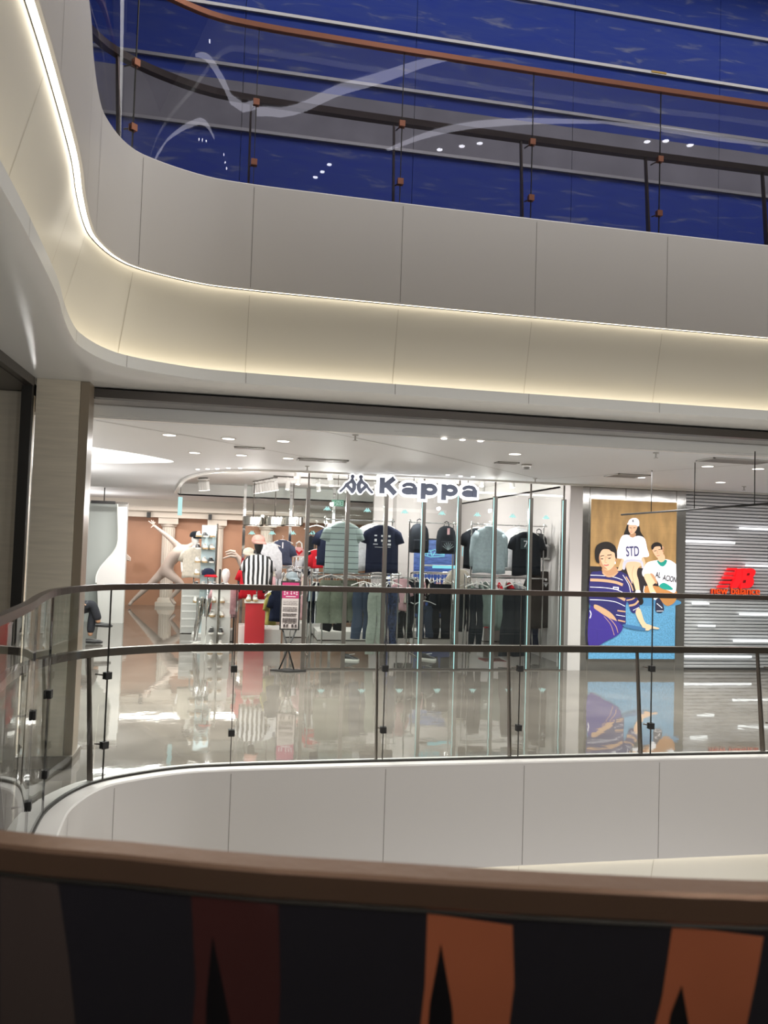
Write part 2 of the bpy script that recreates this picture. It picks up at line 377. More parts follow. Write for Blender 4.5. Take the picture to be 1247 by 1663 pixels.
# ------------------------------------------------------------------ balustrades
def idx_range(i0, i1):
    n = len(LOOP); out = [i0]
    while out[-1] != i1: out.append((out[-1]+1) % n)
    return [LOOP[k] for k in out]
def balustrade(L, ia, ib, joints, label, gm, capm, clipm, postm, skip=(), z_cap=1.37):
    t = thing('balustrade', label, 'balustrade', (LOOP[ia][0][0], LOOP[ia][0][1], L))
    ox, oy = t.location.x, t.location.y
    def loc(m, name, ma): 
        m.v = [(x-ox, y-oy, z-L) for x, y, z in m.v]; return m.build(name, ma, t)
    path = idx_range(ia, ib)
    loc(MB().sweep(path, [(-.022, L+z_cap), (.022, L+z_cap), (.022, L+z_cap+.042), (-.022, L+z_cap+.042)], closed=False, loop=True, smooth=False), 'top_rail', capm)
    loc(MB().sweep(path, [(.175, L+.87), (.235, L+.87), (.235, L+.925), (.175, L+.925)], closed=False, loop=True, smooth=False), 'handrail', postm)
    loc(MB().sweep(path, [(-.012, L+.0), (.012, L+.0), (.012, L+.034), (-.012, L+.034)], closed=False, loop=True, smooth=False), 'base_channel', M_DARK)
    ji = [near_index(*j) for j in joints]
    seq = [ia]+ji+[ib]
    for a, c in zip(seq, seq[1:]):
        if a == c: continue
        p = idx_range(a, c)
        # pull the pane ends back a little so the joint shows
        if len(p) < 3: continue
        def lerp(A, B, k): return (tuple(A[0][d]+(B[0][d]-A[0][d])*k for d in (0, 1)), A[1])
        p = [lerp(p[0], p[1], .05)]+p[1:-1]+[lerp(p[-1], p[-2], .05)]
        loc(MB().sweep(p, [(-.006, L+.02), (.006, L+.02), (.006, L+z_cap), (-.006, L+z_cap)], closed=False, loop=True), 'glass_panel', gm)
    for k, i in enumerate(ji):
        P, N = LOOP[i]; T = (N[1], -N[0])
        def W(o, s, z): return (P[0]+N[0]*o+T[0]*s, P[1]+N[1]*o+T[1]*s, z)
        j = MB()
        j.add([W(-.0065, -.003, L+.03), W(.0065, -.003, L+.03), W(.0065, .003, L+.03), W(-.0065, .003, L+.03)]+[W(-.0065, -.003, L+z_cap), W(.0065, -.003, L+z_cap), W(.0065, .003, L+z_cap), W(-.0065, .003, L+z_cap)],
              [(0,1,5,4),(1,2,6,5),(2,3,7,6),(3,0,4,7)])
        loc(j, 'joint_strip', M_DARK)
        if k in skip: po = None
        else:
            po = MB()
            prof = [(.11, .045, 0.0), (.155, .034, .45), (.2, .025, .885)]
            vs = []
            for (o, hw, z) in prof:
                for (do, s) in ((-hw*.6, -.008), (hw*.6, -.008), (hw*.6, .008), (-hw*.6, .008)): vs.append(W(o+do, s-.03, L+z))
            fs = []
            for r in (0, 1):
                for q in range(4): fs.append((r*4+q, r*4+(q+1) % 4, r*4+4+(q+1) % 4, r*4+4+q))
            po.add(vs, fs+[(3, 2, 1, 0), (8, 9, 10, 11)]); po = loc(po, 'post', postm)
        for z in (.27, .76):
            c = MB()
            for (o0, o1) in ((-.022, -.0072), (.0072, .022)):
                vs = [W(o, s, L+z+dz) for dz in (-.025, .025) for (o, s) in ((o0, -.024), (o1, -.024), (o1, .024), (o0, .024))]
                c.add(vs, [(0,3,2,1),(4,5,6,7),(0,1,5,4),(1,2,6,5),(2,3,7,6),(3,0,4,7)])
            cl = loc(c, 'clamp', clipm)
            if po:
                loc(MB().tube([W(.02, 0, L+z), W(.075+.1*max(0, z-.45), -.028, L+z)], .006, 8), 'clamp_arm', postm).parent = cl
    return t
I = near_index
FARJ = [(-.02+1.195*k, 6.15) for k in range(7)]
LEFTJ = [(-.92, 2.6), (-.97, 3.5), (-1.08, 4.5), (-1.12, 5.1), (-.86, 5.84)]
balustrade(0., I(-.9, 2.1), I(8.6, 6.1), LEFTJ+FARJ, 'clear glass balustrade with brown rail along the sportswear shop floor, curving round the column', M_GLASS, M_BROWN, M_BLACK, M_BROWN, skip=(3, 5))
balustrade(4.5, I(-.9, 2.1), I(8.6, 6.1), LEFTJ+FARJ, 'tinted glass balustrade with copper rail on the floor above, before the blue hoarding', M_GLASSD, M_COPPER, M_COPPER, M_BROWN, skip=(3,))
# near balustrade: bronze cap, dark printed panel hung on the inner face
t = thing('balustrade', 'thick bronze rail right in front of the camera over a dark panel', 'balustrade', (0, .9, 0))
ia, ib = I(1.9, .64), I(-.86, 1.8)
p = idx_range(ia, ib)
def rel(m, name, ma): m.v = [(x, y-.9, z) for x, y, z in m.v]; return m.build(name, ma, t)
rel(MB().sweep(p, [(-.022, 1.361), (-.018, 1.357), (.018, 1.357), (.022, 1.361), (.022, 1.386), (.018, 1.39), (-.018, 1.39), (-.022, 1.386)], closed=False, loop=True, smooth=False), 'top_rail', M_BRONZE)
rel(MB().sweep(p, [(.014, 1.351), (.0145, 1.3565), (.009, 1.3565), (.009, 1.351)], closed=False, loop=True, smooth=False), 'channel', M_CHROME)
rel(MB().sweep(p, [(-.006, .02), (.006, .02), (.006, 1.3565), (-.006, 1.3565)], closed=False, loop=True), 'glass_panel', M_GLASS)
# printed film
def film_mat():
    m = mat('dark_printed_film', '29262b', .35)
    return m
M_FILM = film_mat(); M_OR = mat('orange_print', 'c8714c', .4, noise=.15, nscale=3); M_OR2 = mat('dark_red_print', '4d2825', .4, noise=.15, nscale=3); M_BR2 = mat('brown_print', '4c3f3a', .5)
rel(MB().sweep(p, [(.007, .05), (.0105, .05), (.0105, 1.35), (.007, 1.35)], closed=False, loop=True), 'printed_film', M_FILM)
def print_on(poly, m, lay=0):
    """outline in photo pixels laid on the film's own curved surface"""
    mb = MB(); rows = 14
    ys = [q[1] for q in poly]; y0, y1 = min(ys), max(ys)
    def hit(px, py):
        best = None; d = ray(px, py)
        for (P, N), (Q, N2) in zip(p, p[1:]):
            a = (P[0]+N[0]*(.0112+lay), P[1]+N[1]*(.0112+lay)); c = (Q[0]+N2[0]*(.0112+lay), Q[1]+N2[1]*(.0112+lay))
            ex, ey = c[0]-a[0], c[1]-a[1]; den = d.x*ey-d.y*ex
            if abs(den) < 1e-9: continue
            tt = (a[0]*ey-a[1]*ex)/den; uu = (a[0]*d.y-a[1]*d.x)/den
            if -.001 <= uu <= 1.001 and tt > 0: 
                if best is None or tt < best: best = tt
        return CAM+d*best if best else None
    vs = []; fs = []; cols = 8
    for r in range(rows+1):
        y = y0+(y1-y0)*r/rows*.9999
        xs = []
        for (a, c) in zip(poly, poly[1:]+poly[:1]):
            if (a[1]-y)*(c[1]-y) <= 0 and a[1] != c[1]: xs.append(a[0]+(c[0]-a[0])*(y-a[1])/(c[1]-a[1]))
        xa, xb = min(xs), max(xs)
        for c in range(cols+1): vs.append(hit(xa+(xb-xa)*c/cols, y))
    k = cols+1
    for r in range(rows):
        for c in range(cols): fs.append((r*k+c, r*k+c+1, (r+1)*k+c+1, (r+1)*k+c))
    mb.add(vs, fs, smooth=True); return rel(mb, 'print_patch', m)
for pts, m in [([(0, 1412), (92, 1421), (112, 1560), (132, 1760), (0, 1760)], M_BR2),
               ([(310, 1447), (452, 1463), (455, 1600), (450, 1760), (395, 1760), (360, 1600), (345, 1530), (335, 1620), (330, 1760), (305, 1760), (318, 1600)], M_OR2)]:
    print_on(pts, m)
print_on([(694, 1483), (832, 1492), (835, 1600), (815, 1760), (735, 1760), (735, 1640), (716, 1532), (700, 1600), (690, 1760), (672, 1760), (690, 1600)], M_OR)
print_on([(1092, 1503), (1242, 1509), (1230, 1580), (1205, 1700), (1190, 1760), (1125, 1760), (1118, 1660), (1107, 1600), (1090, 1650), (1080, 1760), (1040, 1760), (1075, 1620)], M_OR)
M_DK = mat('black_print', '120f12', .4)
print_on([(716, 1532), (735, 1640), (737, 1760), (688, 1760), (698, 1630)], M_DK, .0006)
print_on([(1107, 1600), (1118, 1660), (1125, 1760), (1072, 1760), (1088, 1650)], M_DK, .0006)
print_on([(345, 1520), (362, 1600), (392, 1760), (332, 1760), (335, 1620)], M_DK, .0006)

# ------------------------------------------------------------------ upper floor: blue hoarding
def hoard_mat():
    m = bpy.data.materials.new('blue_sky_print'); m.use_nodes = True; nt = m.node_tree; b = nt.nodes['Principled BSDF']
    tc = nt.nodes.new('ShaderNodeTexCoord'); mp = nt.nodes.new('ShaderNodeMapping'); mp.inputs['Scale'].default_value = (1.3, 1, 6.5)
    nt.links.new(tc.outputs['Object'], mp.inputs[0])
    n = nt.nodes.new('ShaderNodeTexNoise'); n.inputs['Scale'].default_value = 1.6; n.inputs['Detail'].default_value = 7; n.inputs['Distortion'].default_value = .8
    nt.links.new(mp.outputs[0], n.inputs['Vector'])
    r = nt.nodes.new('ShaderNodeValToRGB'); nt.links.new(n.outputs['Fac'], r.inputs[0])
    e = r.color_ramp.elements; e[0].position = .35; e[0].color = lin('2c429c'); e[1].position = .74; e[1].color = lin('767ca0')
    k = r.color_ramp.elements.new(.58); k.color = lin('364a9a')
    nt.links.new(r.outputs[0], b.inputs['Base Color']); b.inputs['Roughness'].default_value = .6; b.inputs['Specular IOR Level'].default_value = .15
    return m
M_HB = hoard_mat(); M_HG = mat('grey_cloud_print', '8a8890', .6, spec=.15, noise=.12, nscale=2.5)
t = thing('hoarding', 'tall blue cloud-printed hoarding behind the upper balustrade', 'hoarding', (3, 8.5, 4.5))
zs = [0, 1.79, 2.34, 2.5, 3.16, 3.82, 4.5]
for i, (a, c) in enumerate(zip(zs, zs[1:])):
    b = MB(); xx = -9.0
    while xx < 8.7:
        b.box((xx+.003, 0, a), (min(8.7, xx+1.95)-.003, .03, c)); xx += 1.95
    b.build('printed_panel', M_HG if i == 1 else M_HB, t)
for z in (1.79, 2.5, 3.16, 3.82):
    b = MB(); b.box((-9, -.03, z-.018), (8.7, 0, z+.018)); s = b.build('aluminium_strip', mat('aluminium_strip', 'b0aeb0', .35, .6), t)
    s['label'] = 'silver horizontal joint strip'
b = MB(); b.box((1.75, -.035, 3.155), (1.95, -.031, 3.18)); b.build('yellow_tape', mat('yellow_tape', 'c9a24a', .5), t)

# room envelope
for nm, lo, hi in [('wall_front', (-7, -4, -.5), (12, -3.9, 13.6)), ('wall_right', (11.9, -4, -.5), (12, 23, 13.6)), ('wall_left_outer', (-7, -4, -.5), (-6.9, 23, 13.6)), ('wall_upper_back', (-7, 9.4, 4.5), (12, 9.5, 13.6)), ('wall_back', (-7, 21.05, 0), (12, 21.2, 4))]:
    b = MB(); b.box(lo, hi); struct(b.build(nm, M_WHITE if nm != 'wall_back' else mat('terracotta_print', 'b98a6e', .5, noise=.06, nscale=2)))
b = MB(); b.box((-7, -4, 13.6), (12, 10, 13.7)); struct(b.build('ceiling_atrium', mat('atrium_roof', '6a6c74', .6)))
b = MB(); b.box((-7, -4, 9.2), (12, .6, 9.3)); b.box((-7, 6.5, 9.2), (12, 9.4, 9.3)); struct(b.build('ceiling_upper', M_CEIL))
b = MB(); b.box((-7, -4, 4.0), (12, .4, 4.02)); struct(b.build('ceiling_near', M_CEIL))

# ceiling coves above the near side of the upper floor (seen as arcs mirrored in the upper glass)
M_COVE = glow('cool_cove_light', 'f0eeff', 4.5)
def mirror_ceiling(px, py, z=9.19):
    v = atZ(px, py, z); return (v.x, 2*6.15-v.y)
def ribbon(pts, wd, label):
    q = cr([mirror_ceiling(*a) for a in pts], 8); b = MB(); n = len(q); vs = []
    for i, P in enumerate(q):
        a, c = q[max(0, i-1)], q[min(n-1, i+1)]; L = math.dist(a, c) or 1; nx, ny = -(c[1]-a[1])/L, (c[0]-a[0])/L
        f = wd*(.25+.75*math.sin(PI*i/(n-1)))
        for s in (-1, 1):
            for z in (9.18, 9.199): vs.append((P[0]+nx*f*s, P[1]+ny*f*s, z))
    fs = []
    for i in range(n-1):
        o = i*4
        for (a, c) in ((0, 1), (1, 3), (3, 2), (2, 0)): fs.append((o+a, o+c, o+4+c, o+4+a))
    b.add(vs, fs); c = sum(p[0] for p in q)/n, sum(p[1] for p in q)/n
    tag(b.build('ceiling_cove_light', M_COVE), label, 'cove light')
ribbon([(645, 245), (700, 222), (760, 206), (830, 198), (900, 196), (980, 198)], .1, 'long curved cove light mirrored in the second upper glass pane')
ribbon([(980, 198), (1080, 212), (1160, 228), (1247, 240)], .07, 'curved cove light mirrored in the right upper glass panes')
ribbon([(405, 240), (480, 200), (560, 158), (640, 125), (700, 103), (765, 88)], .12, 'diagonal cove light mirrored across the left upper glass panes')
ribbon([(245, 240), (252, 185), (272, 130), (300, 103), (325, 112), (350, 140), (375, 165), (400, 160)], .09, 'looped cove light mirrored in the curved upper pane')

for k, (x, y) in enumerate([(663, 83), (445, 180), (790, 233), (762, 238), (727, 244), (567, 271), (555, 283), (543, 292), (329, 78), (265, 115), (1047, 231), (1075, 230), (1110, 238)]):
    q = mirror_ceiling(x, y); o = MB().lathe([(0, -.01), (.045, -.01), (.055, 0)], n=14).build('spot_lens', glow('bright_spot', 'f4f4ff', 22), None, (q[0], q[1], 9.198))
    tag(o, 'round ceiling light, %s of those mirrored as white dots in the upper glass' % ORD[k+1], 'ceiling light', 'lights mirrored in the upper glass')

# ------------------------------------------------------------------ recessed lights, vents, detectors in the walkway ceiling
M_LAMP = glow('downlight_lens', 'fff8ee', 7.0); M_VENT = mat('vent_grey', 'b9b7b4', .5, .3)
def downlight_mesh():
    t = thing('downlight', 'x', 'downlight')
    MB().lathe([(.062, -.004), (.07, -.006), (.078, 0), (.062, 0)], n=20).build('trim_ring', M_WHITE, t)
    MB().lathe([(0, -.002), (.06, -.003)], n=20).build('lens', M_LAMP, t)
    return t
DL = [(275, 706, 'first downlight from the column in the walkway ceiling'), (371, 712, 'wide downlight second from the column in the front row of the walkway ceiling'), (460, 716, 'downlight left of the slot vent in the front row of the walkway ceiling'),
      (316, 735, 'downlight right of the bright crescent recess'), (392, 739, 'downlight in the second row, left of centre'), (468, 744, 'downlight near the slot vent, second row'),
      (836, 737, 'downlight left of the smoke detector'), (1040, 775, 'downlight right of the square grey vent'), (1149, 757, 'downlight left below the glass reflection streaks over the red shop sign'), (1170, 783, 'downlight nearest the slatted wall'), (1231, 761, 'rightmost downlight in the walkway ceiling')]
d0 = downlight_mesh()
for i, (x, y, lb) in enumerate(DL):
    p_ = atZ(x, y, 2.75); p_.z = 2.748
    if i == 0:
        sp = bpy.data.lights.new('downlight_lamp', 'SPOT'); sp.energy = 205; sp.spot_size = math.radians(115); sp.spot_blend = .8; sp.shadow_soft_size = .06; sp.color = (1, .95, .89)
        so = bpy.data.objects.new('downlight_lamp', sp); COL.objects.link(so); so.parent = d0; so.location = (0, 0, -.03)
    o = d0 if i == 0 else dup(d0)
    o.location = p_; o['label'] = lb; o['group'] = 'downlights in the walkway ceiling'
def mini(x, y, i, lb):
    p_ = atZ(x, y, 2.75); o = MB().lathe([(0, -.006), (.022, -.005), (.028, 0)], n=12).build('spot_lens', M_LAMP, None, (p_.x, p_.y, 2.748))
    tag(o, lb, 'ceiling spotlight', 'tiny spotlights in the walkway ceiling')
for i, (x, y) in enumerate([(721, 712), (751, 714), (780, 716)]): mini(x, y, i, ['left', 'middle', 'right'][i]+' one of three tiny spotlights near the dark beam')
for i, (x, y) in enumerate([(321, 762), (337, 761.5), (353, 761), (371, 760), (390, 760)]): mini(x, y, i, ['leftmost', 'second', 'third', 'fourth', 'rightmost'][i]+' of five tiny spotlights along the curved ceiling edge')
for i, (x, y) in enumerate([(727, 771), (748, 773), (768, 774)]): mini(x, y, i, ['left', 'middle', 'right'][i]+' one of three tiny spotlights above the shop name')
def vent(x, y, w_, d_, lb, slats=True):
    p_ = atZ(x, y, 2.75); t = thing('ceiling_vent', lb, 'vent', (p_.x, p_.y, 2.75))
    b = MB(); 
    for (lo, hi) in (((-w_, -d_), (w_, -d_+.02)), ((-w_, d_-.02), (w_, d_)), ((-w_, -d_), (-w_+.02, d_)), ((w_-.02, -d_), (w_, d_))): b.box((lo[0], lo[1], -.012), (hi[0], hi[1], -.001))
    b.build('frame', M_VENT, t); b = MB(); k = int(d_*2/.03)
    for i in range(k): yy = -d_+.02+i*(2*d_-.04)/k; b.box((-w_+.02, yy, -.009), (w_-.02, yy+.012, -.003))
    b.build('grille', mat('vent_dark', 'a09d9a', .5), t)
vent(524, 747, .3, .11, 'long slot vent in the walkway ceiling above the shop sign'); vent(1018, 772, .22, .2, 'square grey vent in the ceiling above the poster')
vent(405, 727, .16, .06, 'small pale vent among the left downlights'); vent(823, 751, .13, .07, 'small round-cornered vent left of the smoke detector')
vent(1195, 748, .36, .16, 'large bright air vent in the ceiling at right')
p_ = atZ(855, 754, 2.75); t = thing('smoke_detector', 'dark smoke detector on the walkway ceiling', 'smoke detector', (p_.x, p_.y, 2.75))
MB().lathe([(.06, 0), (.06, -.02), (.045, -.03)], n=18).build('base', M_VENT, t); MB().lathe([(.045, -.03), (.04, -.055), (0, -.058)], n=18).build('sensor', M_DARK, t)
def sprinkler(x, y, lb):
    p_ = atZ(x, y, 2.75); t = thing('sprinkler', lb, 'sprinkler', (p_.x, p_.y, 2.75))
    MB().lathe([(.03, 0), (.028, -.008), (.01, -.01)], n=14).build('escutcheon', M_VENT, t)
    b = MB(); b.tube([(0, 0, -.008), (0, 0, -.05)], .008, 8); b.lathe([(0, -.05), (.022, -.052), (.022, -.056), (0, -.056)], n=12); b.build('head', M_VENT, t)
for x, y, lb in [(577, 706, 'sprinkler head on the diagonal joint above the shop sign'), (499, 757, 'sprinkler head at the front of the shop ceiling left of the sign'), (869, 777, 'sprinkler head right of the shop sign'), (1065, 735, 'sprinkler head above the lit poster'), (1208, 790, 'sprinkler head near the slatted wall')]:
    sprinkler(x, y, lb)
# ceiling joints
b = MB()
for pts in ([(156, 683), (330, 712), (502, 743), (560, 750)], [(156, 675), (300, 684), (450, 691), (535, 700)], [(480, 696), (528, 701), (700, 737), (878, 778)], [(640, 700), (900, 722), (1247, 738)], [(880, 778), (1000, 770), (1247, 752)]):
    q = [atZ(x, y, 2.747) for x, y in pts]
    for a, c in zip(q, q[1:]):
        d = (c-a).normalized(); nn = Vector((-d.y, d.x, 0))*.006
        b.add([a-nn, a+nn, c+nn, c-nn], [(0, 1, 2, 3)])
struct(b.build('trim_15', mat('ceiling_joint', '9a9792', .6)))
# bright crescent recess at left
q = [atZ(x, y, 2.742) for x, y in [(60, 712), (120, 722), (160, 728.5), (205, 735), (245, 742), (282, 750.5), (240, 752), (190, 752.5), (140, 751), (60, 748)]]
b = MB(); pts = cr([(v.x, v.y) for v in q], 4, True); n = len(pts)
tr = tessellate_polygon([[Vector((x, y, 0)) for x, y in pts]]); b.add([(x, y, 2.742) for x, y in pts]+[(x, y, 2.749) for x, y in pts], [tuple(k) for k in tr]+[(i, (i+1) % n, n+(i+1) % n, n+i) for i in range(n)])
tag(b.build('recessed_ceiling_light', glow('crescent_light', 'fffdf4', 1.5)), 'bright crescent-shaped light recess in the ceiling beside the column', 'ceiling light')

# ------------------------------------------------------------------ shop shell
YG = 10.75
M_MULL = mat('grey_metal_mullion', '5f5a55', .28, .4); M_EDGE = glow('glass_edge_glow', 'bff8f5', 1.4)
b = MB(); b.box((4.82, 10.72, 0), (5.02, 11.1, 3.0)); b.box((4.98, 11.1, 0), (5.06, 17.9, 3.02)); struct(b.build('wall_shop_right', mat('shop_wall_paint', 'cbc6c4', .6)))
b = MB(); b.box((2.95, 17.0, 0), (5.0, 17.12, 3.02)); struct(b.build('wall_shop_back', MATS['shop_wall_paint']))
t = thing('shopfront_glazing', 'tall shop window of glass bays between slim grey mullions', 'shop window', (.93, YG, 0))
MX = [.93, 1.49, 2.04, 2.59, 3.12, 3.66, 4.21, 4.73]
for i, x in enumerate(MX):
    b = MB(); b.box((x-.93-.026, -.035, 0), (x-.93+.026, .035, 2.52)); b.box((x-.93-.01, -.012, 2.52), (x-.93+.01, .012, 3.0)); b.box((x-.93-.04, -.03, 2.99), (x-.93+.04, .03, 3.0))
    b.build('mullion', M_MULL, t)
    if i >= 3:
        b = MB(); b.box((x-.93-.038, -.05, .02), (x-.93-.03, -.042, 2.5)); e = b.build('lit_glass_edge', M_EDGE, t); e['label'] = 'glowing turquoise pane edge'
for a, c in zip(MX, MX[1:]):
    b = MB(); b.box((a-.93+.024, -.006, .02), (c-.93-.024, .006, 2.98)); b.build('glass_pane', M_SHOPGLASS, t)
b = MB(); b.box((0, -.03, 0), (3.8, .03, .02)); b.build('threshold', M_MULL, t)
# rear glazing towards the mural corridor
t = thing('rear_glazing', 'rear shop window with a mirror-bright post facing the terracotta mural', 'shop window', (.1, 17.05, 0))
for x in (0, 1.0, 1.95): b = MB(); b.box((x-.03, -.03, 0), (x+.03, .03, 3.0)); b.build('mullion', M_CHROME, t)
for x in (0, 1.0, 1.95): b = MB(); b.box((x+.035, -.006, .02), (x+.965 if x < 1.9 else x+.88, .006, 2.98)); b.build('glass_pane', M_SHOPGLASS, t)

# figure logo: two seated figures back to back, made of thick strokes
def stroke(mb, pts, wd, y0, y1, mi=0):
    for (a, c) in zip(pts, pts[1:]):
        dx, dz = c[0]-a[0], c[1]-a[1]; L = math.hypot(dx, dz) or 1; ux, uz = dx/L, dz/L; r = wd/2
        poly = []
        for k in range(7): an = PI/2+PI*k/6; poly.append((a[0]+r*(math.cos(an)*ux-math.sin(an)*uz), a[1]+r*(math.cos(an)*uz+math.sin(an)*ux)))
        for k in range(7): an = -PI/2+PI*k/6; poly.append((c[0]+r*(math.cos(an)*ux-math.sin(an)*uz), c[1]+r*(math.cos(an)*uz+math.sin(an)*ux)))
        mb.prism(poly, y0, y1, mi)
def disc(mb, c, r, y0, y1, mi=0, n=16, sx=1):
    mb.prism([(c[0]+r*sx*math.cos(2*PI*k/n), c[1]+r*math.sin(2*PI*k/n)) for k in range(n)], y0, y1, mi)
def figures(mb, W, grow, y0, y1):
    """logo W wide, origin bottom centre"""
    s = W/250.
    for m in (-1, 1):
        f = lambda x, z: (m*x*s, z*s)
        disc(mb, f(31, 118), (15+grow)*s, y0, y1)
        stroke(mb, [f(30, 112), f(34, 92)], (18+2*grow)*s, y0, y1)
        stroke(mb, [f(34, 90), f(16, 62), f(18, 30), f(30, 8)], (30+2*grow)*s, y0, y1)
        stroke(mb, [f(34, 14), f(58, 38), f(74, 56)], (26+2*grow)*s, y0, y1)
        stroke(mb, [f(74, 58), f(92, 32), f(118, 6)], (18+2*grow)*s, y0, y1)
        stroke(mb, [f(38, 84), f(72, 58)], (22+2*grow)*s, y0, y1)
M_HALO = glow('white_halo_light', 'ffffff', 2.6); M_FACE = mat('blue_grey_sign_face', '6d7690', .4)
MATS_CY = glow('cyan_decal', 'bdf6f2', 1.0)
sL, sB = atY(547, 806, 10.6), atY(660, 810, 10.6)
t = thing('shop_sign', 'white-haloed shop name sign with two-figure emblem above the window', 'shop sign', (1.31, 10.6, 2.43))
b = MB(); figures(b, .47, 9, .02, .03); o = b.build('emblem_halo', M_HALO, t, (.27, 0, .045))
b = MB(); figures(b, .47, 0, -.02, .0); b.build('emblem', M_FACE, t, (.27, 0, .045))
KW, KH = .27, .235
def letter(ch, grow, y0, y1):
    b = MB(); W = .066; xh = .17
    if ch == 'K':
        w2 = .074+2*grow; stroke_sq(b, [(.033, 0), (.033, .222)], w2, grow, y0, y1)
        stroke_sq(b, [(.06, .10), (.205, .222)],   .07+2*grow, grow*.6, y0, y1); stroke_sq(b, [(.10, .125), (.225, 0)], .076+2*grow, grow*.6, y0, y1)
    else:
        wd = W+2*grow
        if ch == 'p':
            pts = [(.125+.078*math.cos(2*PI*k/24), xh/2+(xh/2-W/2)*math.sin(2*PI*k/24)) for k in range(25)]
            stroke(b, pts, wd, y0, y1); stroke_sq(b, [(.03, -.056), (.03, xh)], .068+2*grow, grow, y0, y1)
        else:
            pts = [(.098+.072*math.cos(2*PI*k/24), .05+.026*math.sin(2*PI*k/24)) for k in range(25)]
            stroke(b, pts, .052+2*grow, y0, y1); stroke(b, cr([(.03, .122), (.07, .142), (.125, .144), (.17, .128), (.185, .095)], 4), .05+2*grow, y0, y1)
            stroke_sq(b, [(.188, 0), (.188, .11)], .064+2*grow, grow, y0, y1)
    return b
def stroke_sq(mb, pts, wd, ext, y0, y1):
    (a, c) = pts; dx, dz = c[0]-a[0], c[1]-a[1]; L = math.hypot(dx, dz); ux, uz = dx/L, dz/L; r = wd/2
    a = (a[0]-ux*ext, a[1]-uz*ext); c = (c[0]+ux*ext, c[1]+uz*ext)
    mb.prism([(a[0]-uz*r, a[1]+ux*r), (c[0]-uz*r, c[1]+ux*r), (c[0]+uz*r, c[1]-ux*r), (a[0]+uz*r, a[1]-ux*r)], y0, y1)
for ch, x in (('K', .60), ('a', .915), ('p', 1.195), ('p', 1.495), ('a', 1.795)):
    letter(ch, .036, .02, .03).build('letter_halo', M_HALO, t, (x, 0, .05))
    letter(ch, 0, -.02, 0).build('letter', M_FACE, t, (x, 0, .05))
for x in (.3, 1.1, 1.9): MB().tube([(x, .04, .2), (x, .04, .56)], .006, 8).build('hanging_rod', M_MULL, t)
# small window decals, two rows
b = MB(); figures(b, .1, 3, 0, .001); dproto = None
for z, rowl in ((2.22, 'upper'), (.27, 'lower')):
    for i in range(7):
        x = [1.2, 1.77, 2.31, 2.86, 3.39, 3.93, 4.45][i]
        if dproto is None: o = dproto = b.build('window_decal', MATS_CY)
        else: o = dproto.copy(); COL.objects.link(o)
        o.location = (x, YG-.009, z)
        tag(o, 'small turquoise emblem sticker, %s row, %s window bay from the left' % (rowl, ORD[i+1]), 'sticker', 'emblem stickers on the shop window')
for i, x in enumerate((409, 442, 475, 508)):
    p_ = atY(x, 868, 17.0); o = dproto.copy(); COL.objects.link(o); o.location = (p_.x, 17.03, p_.z); o.scale = (1.5, 1, 1.5)
    tag(o, 'small emblem sticker on the rear window, %s right of the bright post' % ORD[i+1], 'sticker', 'emblem stickers on the rear window')

# ------------------------------------------------------------------ mirror-clad wall with the lit poster
b = MB()
for lo, hi in (((5.02, 10.74, 0), (6.72, 10.95, 3.0)),): b.box(lo, hi)
struct(b.build('wall_steel', mat('wavy_mirror_steel', 'b5b4b2', .12, .9, bump=.4, bscale=2.2)))
b = MB()
for x in (5.14, 5.72, 6.56): b.box((x-.003, 10.737, 0 if x != 5.72 else 2.56), (x+.003, 10.739, 2.75))
struct(b.build('trim_16', M_SEAM))

class Art:
    def __init__(s, m=None): s.v = []; s.f = []; s.m = []; s.mats = []; s.k = 0; s.map = m
    def mi(s, m):
        if m not in s.mats: s.mats.append(m)
        return s.mats.index(m)
    def poly(s, pts, m, smooth=True, n=5):
        s.k += 1; pts = [s.map(*q) for q in pts] if s.map else pts
        if smooth: pts = cr(pts, n, True)
        o = len(s.v); y = -.00025*s.k; s.v += [(x, y, z) for x, z in pts]
        i = s.mi(m)
        for t in tessellate_polygon([[Vector((x, z, 0)) for x, z in pts]]): s.f.append([q+o for q in t]); s.m.append(i)
    def line(s, pts, wd, m, smooth=True):
        s.k += 1; pts = [s.map(*q) for q in pts] if s.map else pts
        if smooth and len(pts) > 2: pts = cr(pts, 5)
        o = len(s.v); y = -.00025*s.k; n = len(pts); i = s.mi(m)
        for k, P in enumerate(pts):
            a, c = pts[max(0, k-1)], pts[min(n-1, k+1)]; L = math.dist(a, c) or 1; nx, nz = -(c[1]-a[1])/L*wd/2, (c[0]-a[0])/L*wd/2
            s.v += [(P[0]+nx, y, P[1]+nz), (P[0]-nx, y, P[1]-nz)]
        for k in range(n-1): s.f.append([o+2*k, o+2*k+1, o+2*k+3, o+2*k+2]); s.m.append(i)
    def build(s, name, parent, loc=(0,0,0)):
        me = bpy.data.meshes.new(name); me.from_pydata(s.v, [], s.f)
        for m in s.mats: me.materials.append(m)
        me.polygons.foreach_set('material_index', s.m); me.update()
        o = bpy.data.objects.new(name, me); COL.objects.link(o); o.parent = parent; o.location = loc; return o
def ink(h, e=.62, noise=0, ns=20, st=None):
    n = 'poster_'+h+('n' if noise else ''); return mat(n, h, .5, emit=e*.8, noise=noise, nscale=ns, bstretch=st)
PX0, PX1, PZ0, PZ1 = 5.15, 6.55, .17, 2.545
t = thing('lightbox_poster', 'lit fashion poster of three seated people against a wood wall', 'poster', (PX0, 10.735, PZ0))
PW, PH = PX1-PX0, PZ1-PZ0
b = MB(); b.box((-.015, -.018, -.015), (PW+.015, .0, PH+.015)); b.build('frame', M_STEEL, t)
